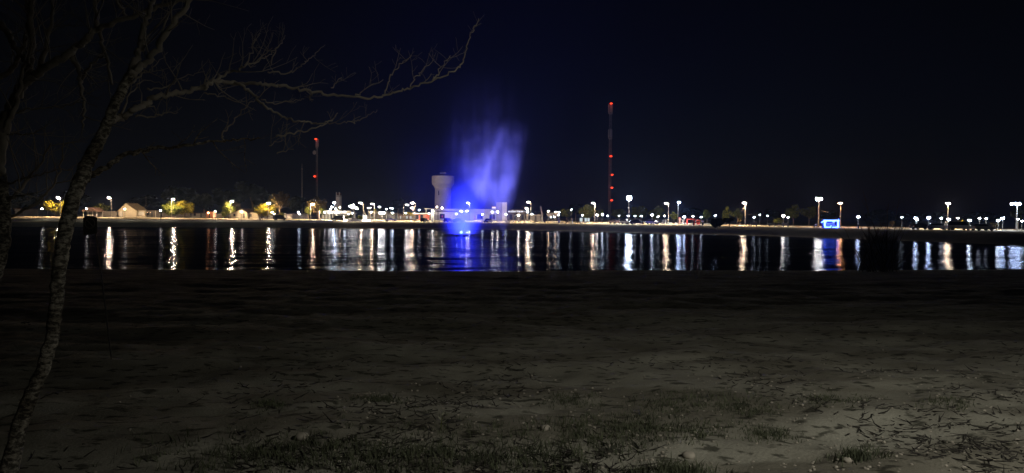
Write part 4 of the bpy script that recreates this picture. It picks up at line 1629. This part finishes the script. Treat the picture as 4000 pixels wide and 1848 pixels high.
person(1016, 27, 15, 'stand', 'person in a white shirt standing near the second gabled house', 'cloth_white')
person(1026, 27, -80, 'bend', 'person bending forward to the right of the one in the white shirt', 'cloth_dark')
person(2127, 17, 30, 'sit', 'seated person in dark clothes at the foot of the utility pole', 'cloth_dark')
person(2186, 18, -20, 'sit', 'person in a pale top seated beside the white post', 'cloth_white')
person(2745, 20, 10, 'stand', 'small standing person on the path right of the red stall', 'cloth_white')
person(2709, 17, -40, 'stand', 'person in dark clothes in front of the red gateway', 'cloth_dark')
for px, off, lab in ((2127, 16.6, 'dark low bench under the seated person by the utility pole'), (2186, 17.6, 'dark low bench under the seated person by the white post')):
    g = place(px, off + .45)
    t = thing('low_bench', lab, 'bench', g)
    build('seat', MB().box((0, 0, .30), (1.3, .4, .07)), M['dark_metal'], t)
    for x in (-.5, .5):
        build('leg', MB().box((x, 0, .12), (.08, .35, .3)), M['dark_metal'], t)

# ------------------------------------------------------------------ fountain
FY = 161.0
fc = P(1805, 918, FY)
fx, fz = fc.x, 0.0
KF = FY / F
t = thing('fountain', 'tall wind blown fountain lit blue from its floating base', 'fountain', (fx, FY, 0))
build('float_ring', MB().tube([(1.5 * math.cos(a * math.pi / 12), 1.5 * math.sin(a * math.pi / 12), .10) for a in range(25)], .16, 8), M['dark_metal'], t)
build('nozzle', MB().lathe([(.22, -.2), (.22, .3), (.10, .7), (.09, .8)], 12), M['pole'], t)
spray = bpy.data.materials.new('white jet water')
n_, l_ = nodes_of(spray)
n_['Principled BSDF'].inputs['Base Color'].default_value = (.14, .15, .22, 1)
n_['Principled BSDF'].inputs['Roughness'].default_value = .5
build('jet', MB().tube([(.05, 0, .8), (.30, 0, 1.5), (.58, 0, 2.3), (.86, 0, 3.1)], [.08, .11, .10, .05], 8), spray, t, smooth_shade=True)
hd = build('lamp', MB().lathe([(.10, 0), (.26, .08), (.26, .2)], 10), M['dark_metal'], t, (-.1, -1.2, .2))
link_mesh('lens', lens_mesh('fountain', (.15, .32, 1.0), 10, .30, .26), hd, (0, 0, .36))
for i, (lx, ly, en, tgt, col, size) in enumerate(((-.6, -8.0, 62000, (1.0, 0, 14), (.012, .026, 1), 165), (1.0, -8.0, 66000, (6, 0, 14), (.02, .03, 1), 170),
                                                  (9.5, -6.5, 95000, (8.5, 0, 19), (.29, .28, 1), 74))):
    if ly < -3:
        build('lamp', MB().lathe([(.10, -.1), (.24, .02), (.24, .22), (.18, .22), (.16, .1)], 10), M['dark_metal'], t, (lx, ly, .1))  # housings of added spots, set away from the nozzle to even the plume light
    ld = bpy.data.lights.new('added_plume_spot', 'SPOT')
    ld.energy = en
    ld.color = col
    ld.spot_size = R(size)
    ld.spot_blend = .8
    ld.shadow_soft_size = .2
    lo = bpy.data.objects.new('added_plume_spot', ld)
    COL.objects.link(lo)
    lo.parent = t
    lo.location = (lx, ly, .45)
    lo.rotation_euler = (Vector(tgt) - Vector((lx, ly, .45))).to_track_quat('-Z', 'Y').to_euler()


def mist():
    mb = MB()
    mb.box((0.5, 0, 20.2), (44, 11, 40))
    m = bpy.data.materials.new('fountain mist')
    n, l = nodes_of(m)
    n.remove(n['Principled BSDF'])
    tc = n.new('ShaderNodeTexCoord')
    sp = n.new('ShaderNodeSeparateXYZ')
    l.new(tc.outputs['Object'], sp.inputs[0])
    X, Yv, Z = sp.outputs

    def mt(op, a, b=None, c=None):
        q = n.new('ShaderNodeMath')
        q.operation = op
        for i, v in enumerate((a, b, c)):
            if v is None:
                continue
            if isinstance(v, (int, float)):
                q.inputs[i].default_value = v
            else:
                l.new(v, q.inputs[i])
        return q.outputs[0]

    def gauss(v, w):
        s = mt('DIVIDE', v, w)
        return mt('EXPONENT', mt('MULTIPLY', mt('MULTIPLY', s, s), -1.0))

    def ss(v, a, b):
        q = n.new('ShaderNodeMapRange')
        q.interpolation_type = 'SMOOTHSTEP'
        q.inputs['From Min'].default_value = a
        q.inputs['From Max'].default_value = b
        l.new(v, q.inputs['Value'])
        return q.outputs[0]
    mp = n.new('ShaderNodeMapping')
    mp.inputs['Scale'].default_value = (.55, .3, .07)
    mp.inputs['Rotation'].default_value = (0, R(12), 0)
    l.new(tc.outputs['Object'], mp.inputs['Vector'])
    nz = n.new('ShaderNodeTexNoise')
    nz.inputs['Scale'].default_value = 1
    nz.inputs['Detail'].default_value = 5
    l.new(mp.outputs[0], nz.inputs['Vector'])
    nn = ss(nz.outputs['Fac'], .30, .70)
    rag = n.new('ShaderNodeTexNoise')
    rag.inputs['Scale'].default_value = .23
    rag.inputs['Detail'].default_value = 6
    rag.inputs['Roughness'].default_value = .6
    l.new(tc.outputs['Object'], rag.inputs['Vector'])
    wob = mt('MULTIPLY', mt('SUBTRACT', nz.outputs['Fac'], .5), 2.0)
    yg = gauss(Yv, 3.2)
    # rising blown arc
    xc = mt('ADD', mt('MULTIPLY', Z, .385), wob)
    wd = mt('MULTIPLY_ADD', Z, .035, .32)
    arc = mt('MULTIPLY', gauss(mt('SUBTRACT', X, xc), wd), mt('MULTIPLY', ss(Z, 2.0, 20), mt('SUBTRACT', 1.0, ss(Z, 20, 27))))
    # falling curtain right of the arc
    right = mt('MULTIPLY', ss(mt('SUBTRACT', X, xc), -4.5, 1.5), mt('SUBTRACT', 1.0, ss(mt('SUBTRACT', X, mt('MULTIPLY', Z, .19)), 7.6, 11.0)))
    curt = mt('MULTIPLY', right, mt('MULTIPLY', ss(Z, 0, 15), mt('SUBTRACT', 1.0, ss(Z, 17, 27))))
    # low blue body around the nozzle
    body = mt('MULTIPLY', gauss(mt('SUBTRACT', X, mt('MULTIPLY_ADD', Z, .15, -.2)), mt('MULTIPLY_ADD', Z, .13, 2.2)), mt('MULTIPLY', ss(Z, -6, 12), mt('SUBTRACT', 1.0, ss(Z, 9, 27))))
    # thin drifting veil above
    veil = mt('MULTIPLY', gauss(mt('SUBTRACT', X, 5.0), 6.0), mt('MULTIPLY', ss(Z, 4, 26), mt('SUBTRACT', 1.0, ss(Z, 20, 39))))
    tot = mt('ADD', mt('ADD', mt('MULTIPLY', arc, .75), mt('MULTIPLY', curt, mt('MULTIPLY_ADD', nn, .75, .35))),
             mt('ADD', mt('MULTIPLY', body, mt('MULTIPLY_ADD', nn, .85, .65)), mt('MULTIPLY', veil, mt('MULTIPLY_ADD', nn, .25, .06))))
    drift = mt('MULTIPLY', gauss(mt('ADD', X, 9.0), 6.5), mt('MULTIPLY', ss(Z, 1, 12), mt('SUBTRACT', 1.0, ss(Z, 10, 27))))
    tot = mt('ADD', tot, mt('MULTIPLY', drift, mt('MULTIPLY_ADD', nn, .10, .01)))
    tot = mt('MULTIPLY', tot, mt('MULTIPLY_ADD', ss(rag.outputs['Fac'], .34, .62), .75, .35))
    core = mt('MULTIPLY', gauss(mt('SUBTRACT', X, mt('MULTIPLY_ADD', Z, .12, -.2)), mt('MULTIPLY_ADD', Z, .10, 2.0)), mt('SUBTRACT', 1.0, ss(Z, 4, 14)))
    tot = mt('ADD', tot, mt('MULTIPLY', core, 4.0))
    den = mt('MULTIPLY', mt('MULTIPLY', tot, yg), .046)
    v = n.new('ShaderNodeVolumePrincipled')
    v.inputs['Color'].default_value = (.9, .92, 1, 1)
    v.inputs['Anisotropy'].default_value = .0
    l.new(den, v.inputs['Density'])
    l.new(v.outputs[0], n['Material Output'].inputs['Volume'])
    return build('spray', mb, m, t)


mist()

# ------------------------------------------------------------------ bare trees in the foreground
def catmull(pts, sub=5):
    out = []
    n = len(pts)
    for i in range(n - 1):
        p0, p1, p2, p3 = pts[max(i - 1, 0)], pts[i], pts[i + 1], pts[min(i + 2, n - 1)]
        for k in range(sub):
            t = k / sub
            out.append(0.5 * ((2 * p1) + (p2 - p0) * t + (2 * p0 - 5 * p1 + 4 * p2 - p3) * t * t + (3 * p1 - p0 - 3 * p2 + p3) * t ** 3))
    out.append(pts[-1])
    return out


rt = random.Random(21)


def limb_pts(pxs, Y0, Y1, jit=.012):
    n = len(pxs)
    pts = []
    for i, (x, y) in enumerate(pxs):
        Y = Y0 + (Y1 - Y0) * i / (n - 1) + rt.uniform(-.05, .05)
        pts.append(P(x, y, Y))
    c = catmull(pts, 6)
    return [p + Vector((rt.uniform(-jit, jit), rt.uniform(-jit, jit), rt.uniform(-jit, jit))) if 0 < i < len(c) - 1 else p for i, p in enumerate(c)]


def grow(mb, pts, w0, w1, base=None, n=8, twigs=0, tl=.6, up=.25, spread=1.0, tmin=.25, level=0):
    """tube along pts, tapering from w0 to w1 (radii in metres), with random twigs"""
    base = base or Vector((0, 0, 0))
    m = len(pts)
    rad = [(w0 + (w1 - w0) * (i / (m - 1)) ** .85) * (1 + rt.uniform(-.10, .10)) for i in range(m)]
    mb.tube([p - base for p in pts], rad, n)
    for k in range(twigs):
        f = tmin + (1 - tmin) * (k + rt.random()) / twigs
        i = min(m - 2, int(f * (m - 1)))
        d = (pts[i + 1] - pts[i]).normalized()
        side = Vector((rt.gauss(0, 1), rt.gauss(0, .8), rt.gauss(up * 2, .8)))
        side = (side - d * side.dot(d)).normalized()
        v = (d * rt.uniform(.5, 1.1) + side * spread).normalized()
        ln = tl * rt.uniform(.4, 1.2) * (1 - .35 * f)
        q = [pts[i]]
        st = 5
        for s in range(st):
            v = (v + Vector((rt.gauss(0, .16), rt.gauss(0, .16), rt.gauss(.05, .16)))).normalized()
            q.append(q[-1] + v * ln / st)
        r0 = min(rad[i] * .6, .0035 + ln * .006)
        grow(mb, q, r0, .0012, base, 5, (3 if level == 0 else (2 if level == 1 and ln > .3 else 0)), ln * .55, up, 1.0, .2, level + 1)


def wr(px, Y):
    return px / 2 * Y / F


bx = P(40, 1860, 4.3)
base = Vector((bx.x - .03, 4.25, beach_z(bx.x, 4.25)))
T1 = thing('bare_tree', 'leaning bare tree with flaking pale bark in the left foreground', 'tree', base)
tp = limb_pts([(28, 1900), (60, 1730), (108, 1570), (165, 1450), (200, 1330), (216, 1230), (226, 1100), (243, 980), (262, 880), (288, 770), (322, 680), (362, 600), (402, 520),
               (440, 430), (480, 345), (512, 285)], 4.3, 5.1, .006)
tp[0].z = base.z - .1
mb = MB()
m_ = len(tp)
prof = [(0, 74), (.07, 60), (.2, 50), (.3, 47), (.42, 50), (.55, 54), (.65, 54), (.72, 48), (.82, 41), (.92, 36), (1, 33)]
rad = []
for i, p in enumerate(tp):
    f = i / (m_ - 1)
    rad.append(wr(lerp_table(f, prof), p.y) * (1 + .07 * mnoise.noise(Vector((f * 22, 0, 0)))))
mb.tube([p - base for p in tp], rad, 14)
build('trunk', mb, M['bark'], T1, smooth_shade=True)


def branch(T, base, pxs, Y0, Y1, w0, w1, twigs, tl, m=None, up=.25, label=None, tmin=.25, jit=.012, n=8):
    mb = MB()
    pts = limb_pts(pxs, Y0, Y1, jit)
    grow(mb, pts, wr(w0, Y0), wr(w1, Y1), base, n, twigs, tl, up, 1.0, tmin)
    o = build('branch', mb, m or M['bark'], T, smooth_shade=True)
    return o


branch(T1, base, [(512, 290), (540, 210), (556, 140), (580, 60), (600, -10), (615, -120)], 5.1, 5.4, 28, 14, 9, .6, M['twig'])
branch(T1, base, [(512, 292), (548, 262), (590, 225), (640, 150), (690, 75), (745, -5), (800, -120)], 5.1, 5.2, 28, 17, 9, .6, M['twig'])
branch(T1, base, [(322, 706), (362, 682), (420, 648), (470, 616), (530, 594), (620, 579), (700, 572), (790, 560), (875, 549), (940, 547), (1015, 542)], 4.95, 5.5, 27, 4, 7, .45, up=.1, tmin=.3)
# middle limb and the long signature branch
branch(T1, base, [(432, 470), (470, 462), (520, 430), (565, 405), (620, 378), (700, 362), (770, 350), (805, 338), (830, 322), (860, 298)], 5.0, 5.5, 28, 13, 12, .55, M['twig'], up=.2)
branch(T1, base, [(855, 300), (890, 288), (930, 272), (958, 258), (1012, 230), (1064, 187)], 5.5, 5.7, 12, 3, 7, .5, M['twig'], up=.5)
branch(T1, base, [(845, 312), (910, 326), (1005, 327), (1070, 330), (1125, 338), (1205, 356), (1300, 370), (1415, 383), (1500, 371), (1565, 352), (1612, 341), (1682, 317), (1757, 283),
                  (1800, 256), (1818, 212), (1834, 146), (1856, 110), (1870, 72)], 5.5, 6.1, 15, 3, 4, .35, M['twig'], up=.5)
branch(T1, base, [(838, 318), (905, 322), (950, 338), (987, 367), (1027, 408), (1062, 434), (1118, 464), (1168, 474), (1218, 479), (1270, 479), (1302, 462), (1316, 443)], 5.5, 5.8, 13, 4, 3, .3, M['twig'], up=.3)
for q, w in [([(1022, 388), (1065, 403), (1122, 398), (1188, 388)], 6), ([(1047, 282), (1128, 285), (1158, 270), (1183, 247), (1218, 222), (1270, 175)], 7),
             ([(960, 250), (985, 192), (997, 156), (1016, 132)], 6), ([(1060, 255), (1072, 202), (1103, 166), (1116, 140)], 6), ([(956, 255), (1012, 237), (1058, 207), (1104, 170)], 6),
             ([(1502, 368), (1522, 313), (1551, 268), (1577, 237), (1608, 218)], 6), ([(1602, 342), (1617, 307), (1647, 282), (1698, 232)], 6),
             ([(1688, 315), (1712, 282), (1733, 247), (1761, 218)], 7), ([(1390, 378), (1436, 343), (1496, 310)], 5), ([(868, 552), (876, 514), (911, 474), (966, 413), (1005, 385)], 8),
             ([(1078, 535), (1153, 520), (1218, 507), (1280, 484), (1355, 479), (1395, 476), (1436, 454), (1472, 428)], 7), ([(1052, 570), (1103, 547)], 4), ([(1082, 600), (1148, 583)], 4),
             ([(800, 363), (855, 373), (916, 393), (966, 398)], 6), ([(1294, 343), (1335, 303)], 5), ([(1215, 357), (1217, 398)], 7), ([(515, 325), (560, 283), (600, 268), (655, 204)], 9),
             ([(470, 455), (520, 350), (575, 310), (650, 345)], 8), ([(530, 455), (600, 452), (660, 442), (692, 437)], 8), ([(575, 345), (640, 345), (720, 300), (800, 278)], 8)]:
    branch(T1, base, q, 5.5, 5.8, w, 2, 3, .28, M['twig'], up=.5, n=6)

base2 = Vector((-5.1, 6.4, beach_z(-5.1, 6.4)))
T2 = thing('bare_tree', 'dark many limbed bare tree at the left edge behind the leaning one', 'tree', base2)
tp = limb_pts([(-230, 1640), (-120, 1350), (-40, 1150), (4, 1000), (18, 880), (14, 760), (-2, 660)], 6.4, 6.6, .008)
tp[0].z = base2.z - .1
mb = MB()
mb.tube([p - base2 for p in tp], [wr(lerp_table(i / (len(tp) - 1), [(0, 62), (.3, 48), (1, 42)]), 6.5) for i in range(len(tp))], 12)
build('trunk', mb, M['bark'], T2, smooth_shade=True)
for q, w0, w1, tw, tl in [
    ([(-2, 680), (6, 560), (30, 450), (66, 370), (110, 315), (147, 287), (200, 250), (258, 216), (300, 182), (342, 148), (374, 120), (436, 92), (505, 70), (590, 36), (665, 14), (730, -4)], 44, 12, 10, .7),
    ([(-2, 90), (30, 130), (60, 185), (95, 235), (125, 262)], 26, 12, 3, .5), ([(112, 312), (118, 230), (122, 150), (118, 70), (124, -20)], 30, 16, 6, .7),
    ([(147, 287), (180, 190), (196, 100), (210, 0)], 22, 10, 5, .6), ([(266, 210), (300, 260), (316, 330), (330, 420), (322, 500)], 22, 7, 5, .5),
    ([(318, 320), (340, 270), (380, 232), (410, 215)], 14, 4, 4, .4), ([(380, 118), (378, 60), (366, 0), (350, -60)], 20, 12, 4, .6),
    ([(384, 115), (408, 200), (425, 260), (440, 330)], 16, 8, 3, .5), ([(14, 790), (60, 760), (110, 700), (160, 640), (200, 560)], 18, 5, 6, .6),
    ([(0, 735), (40, 718), (78, 703), (120, 690), (155, 685), (210, 665), (285, 660)], 9, 3, 5, .4), ([(0, 460), (60, 440), (116, 426), (200, 422), (265, 412), (330, 395)], 9, 3, 5, .4),
    ([(0, 545), (50, 520), (100, 525), (150, 512)], 8, 3, 4, .4), ([(20, 520), (60, 420), (80, 330), (100, 250)], 24, 12, 5, .6),
    ([(10, 860), (80, 830), (150, 790), (210, 720), (240, 640), (245, 560)], 14, 4, 6, .5), ([(500, 72), (470, 20), (440, -40)], 14, 8, 2, .4),
    ([(-20, 300), (40, 280), (90, 180), (110, 60), (90, -30)], 22, 10, 5, .6)]:
    branch(T2, base2, q, 6.6, 6.4, w0, w1, int(tw * 1.7), tl * 1.1, M['twig'], up=.4)

# bare thicket by the water on the right
gx = P(3420, 1030, 52)
base3 = Vector((gx.x, 52, beach_z(gx.x, 52, False)))
T3 = thing('bare_thicket', 'dark leafless thicket at the near water edge on the right', 'shrub', base3)
mb = MB()
rt.seed(5)
for i in range(26):
    a = rt.uniform(-1, 1)
    p = base3 + Vector((rt.uniform(-1.1, 1.6), rt.uniform(-.8, .8), -.1))
    v = Vector((a * .55 + .08, rt.uniform(-.3, .3), 1)).normalized()
    q = [p]
    ln = rt.uniform(2.4, 6.4) * (1 - abs(a) * .25)
    for s in range(7):
        v = (v + Vector((rt.gauss(a * .05, .09), rt.gauss(0, .09), rt.gauss(0, .05)))).normalized()
        q.append(q[-1] + v * ln / 7)
    grow(mb, q, rt.uniform(.03, .07), .008, base3, 5, 9, 1.3, .4, .9, .15)
build('stems', mb, M['bark_far'], T3)
mb = MB()
for i in range(420):
    x = rt.gauss(.6, 1.3)
    p = base3 + Vector((x, rt.uniform(-1.0, 1.4), -.15))
    ln = rt.uniform(.7, 2.2) * math.exp(-(x - .6) ** 2 / 9)
    v = Vector((rt.gauss(x * .12, .25), rt.gauss(0, .2), 1)).normalized()
    q = [p]
    for s_ in range(4):
        v = (v + Vector((rt.gauss(0, .15), rt.gauss(0, .1), -.06))).normalized()
        q.append(q[-1] + v * ln / 4)
    mb.tube(q, [.022, .018, .014, .009, .003], 4, False)
build('shoots', mb, M['bark_far'], T3)

SIGN_M = mat('blackened sign metal', (.022, .02, .02), .8, .3)
# warning sign seen from behind, between the tree and the water
sy = 9.0
sc_ = P(354, 882, sy)
sg = Vector((sc_.x + .12, sy, beach_z(sc_.x, sy)))
T4 = thing('sign_board', 'dark round topped sign board on a thin leaning post right of the bare trunk', 'sign', sg)
top = sc_ - sg
build('post', MB().tube([(0.12, .03, -.1), (0, .03, top.z * .6), (-.10, .03, top.z + .12)], .008, 8), SIGN_M, T4)
ww = 27 * sy / F
bp = MB().prism([(top.x - ww, top.z - ww * 1.35), (top.x + ww * .95, top.z - ww * 1.1), (top.x + ww, top.z + ww * 1.15), (top.x + ww * .5, top.z + ww * 1.4), (top.x - ww * .6, top.z + ww * 1.4),
                 (top.x - ww, top.z + ww * 1.1)], -.012, .0)
build('board', bp, SIGN_M, T4)
ring = MB().tube([(top.x + .062 * math.cos(a * math.pi / 12), -.015, top.z + .03 + .062 * math.sin(a * math.pi / 12)) for a in range(25)], .006, 5)
ring.tube([(top.x - .044, -.015, top.z + .074), (top.x + .044, -.015, top.z - .014)], .006, 5)
build('ring_mark', ring, mat('worn sign paint', (.10, .08, .07), .8), T4)

# ------------------------------------------------------------------ litter on the sand
rg = random.Random(3)


def sand_at(px, py):
    """point of the beach seen at that pixel, by walking along the ray"""
    d = (P(px, py, 10.0) - Vector((0, 0, CAMZ)))
    y = 3.6
    while y < 60:
        q = Vector((0, 0, CAMZ)) + d * (y / 10.0)
        if q.z <= beach_z(q.x, q.y, False):
            break
        y *= 1.01
    return Vector((q.x, q.y, beach_z(q.x, q.y)))


PATCH = [(1000, 1790, 420, 60, 1.0), (1500, 1800, 420, 60, 1.2), (2000, 1780, 380, 70, 1.2), (2350, 1720, 260, 60, .8), (2640, 1580, 190, 45, .9), (2900, 1600, 150, 40, .8), (2460, 1660, 200, 45, .9),
         (2250, 1560, 100, 20, .4), (2650, 1690, 200, 30, .7), (3000, 1690, 90, 22, .5), (3350, 1780, 90, 22, .4), (2650, 1840, 180, 14, .7), (1480, 1575, 80, 18, .5), (3250, 1580, 160, 30, .4),
         (3700, 1600, 90, 20, .3), (1700, 1690, 500, 50, .5), (1060, 1590, 60, 16, .3)]


def grass_blade(vs, fs, p, h, w, lean):
    a = rg.uniform(0, 6.28)
    u = Vector((math.cos(a), math.sin(a), 0)) * w
    ln = Vector((math.cos(lean), math.sin(lean), 0)) * h * rg.uniform(.2, .9)
    k = len(vs)
    vs += [tuple(p - u), tuple(p + u), tuple(p + ln * .35 + Vector((0, 0, h * .6)) + u * .6), tuple(p + ln * .35 + Vector((0, 0, h * .6)) - u * .6), tuple(p + ln + Vector((0, 0, h)))]
    fs += [(k, k + 1, k + 2, k + 3), (k + 3, k + 2, k + 4)]


vs, fs = [], []
for cx, cy, sx, sy_, dn in PATCH:
    for i in range(int(dn * 170)):
        px, py = cx + rg.gauss(0, .55) * sx, cy + rg.gauss(0, .55) * sy_
        if py > 1900 or py < 1300:
            continue
        p = sand_at(px, py)
        for j in range(rg.randint(3, 9)):
            q = p + Vector((rg.gauss(0, .035), rg.gauss(0, .035), -.005))
            grass_blade(vs, fs, q, rg.uniform(.02, .075) * (1.25 if cy > 1700 else .7), rg.uniform(.002, .0055), rg.uniform(0, 6.28))
mb = MB()
mb.v, mb.f = vs, fs
gm = mat('dry green grass', (.075, .085, .045), .8, .45, 5.0, col2=(.035, .042, .024))
tag(build('grass', mb, gm), 'patchy short grass creeping over the sand in the foreground', 'grass', kind='stuff')

mb = MB()
for i in range(4200):
    if rg.random() < .8:
        px, py = rg.uniform(900, 4000), 1350 + 500 * rg.random() ** .8
        if py < 1420 + 120 * math.sin(px / 500):
            if rg.random() < .6:
                continue
    else:
        px, py = rg.uniform(0, 4000), rg.uniform(1250, 1850)
    p = sand_at(px, py)
    if mnoise.noise(Vector((p.x * .8, p.y * .8, 5.5))) < rg.uniform(-.25, .25):
        continue
    a = rg.uniform(0, 6.28)
    ln = rg.uniform(.02, .15)
    d = Vector((math.cos(a), math.sin(a), rg.uniform(-.05, .35)))
    bend = Vector((rg.gauss(0, .3), rg.gauss(0, .3), rg.uniform(-.1, .3)))
    mb.tube([p, p + d * ln * .5, p + d * ln + bend * ln * .6], [rg.uniform(.003, .010), .005, .0015], 4, False)
tag(build('twig_litter', mb, mat('dark rotten twigs', (.03, .026, .022), .9, .4, 4.0)), 'dark dry twigs and roots scattered over the sand', 'twigs', kind='stuff')

mb = MB()
for i in range(900):
    px, py = (rg.uniform(1300, 4000), rg.uniform(1450, 1860)) if rg.random() < .8 else (rg.uniform(200, 4000), rg.uniform(1250, 1850))
    p = sand_at(px, py)
    r = rg.uniform(.004, .016)
    mb.blob(p + Vector((0, 0, r * .3)), r, r * rg.uniform(.6, 1), r * rg.uniform(.4, .8), 6, 4, .15)
tag(build('pebbles', mb, M['stone'], smooth_shade=False), 'small pale pebbles strewn over the sand', 'pebbles', kind='stuff')

for px, py, r, lab in ((1180, 1738, .045, 'fist sized pinkish stone lying among the grass at the lower left'), (2130, 1700, .035, 'flat pale stone at the bottom middle of the sand'),
                       (3310, 1795, .03, 'rounded pale stone at the lower right of the sand'), (2690, 1775, .04, 'pale half buried stone under the grass tuft at the bottom')):
    p = sand_at(px, py)
    mb = MB().blob((0, 0, r * .35), r * 1.3, r, r * .75, 10, 7, .10)
    tag(build('stone', mb, M['stone'], None, p, True), lab, 'stone', 'loose stones on the sand')

# small pale weed plant
p = sand_at(1722, 1690)
T5 = thing('weed', 'small pale weed with upright leaves in the middle of the sand', 'weed', p)
build('stem', MB().tube([(0, 0, -.01), (.005, 0, .06), (.012, 0, .10)], [.004, .003, .002], 5), M['leaf'], T5)
for a, z in ((.3, .05), (2.4, .07), (3.6, .09), (5.2, .10), (1.2, .105)):
    u = Vector((math.cos(a), math.sin(a), .6))
    w = Vector((-math.sin(a), math.cos(a), 0)) * .012
    o = Vector((.006, 0, z))
    mb = MB()
    mb.add([o, o + u * .022 + w, o + u * .045, o + u * .022 - w], [(0, 1, 2, 3)])
    build('leaf', mb, mat('pale leaf', (.30, .30, .22), .8, .1), T5)
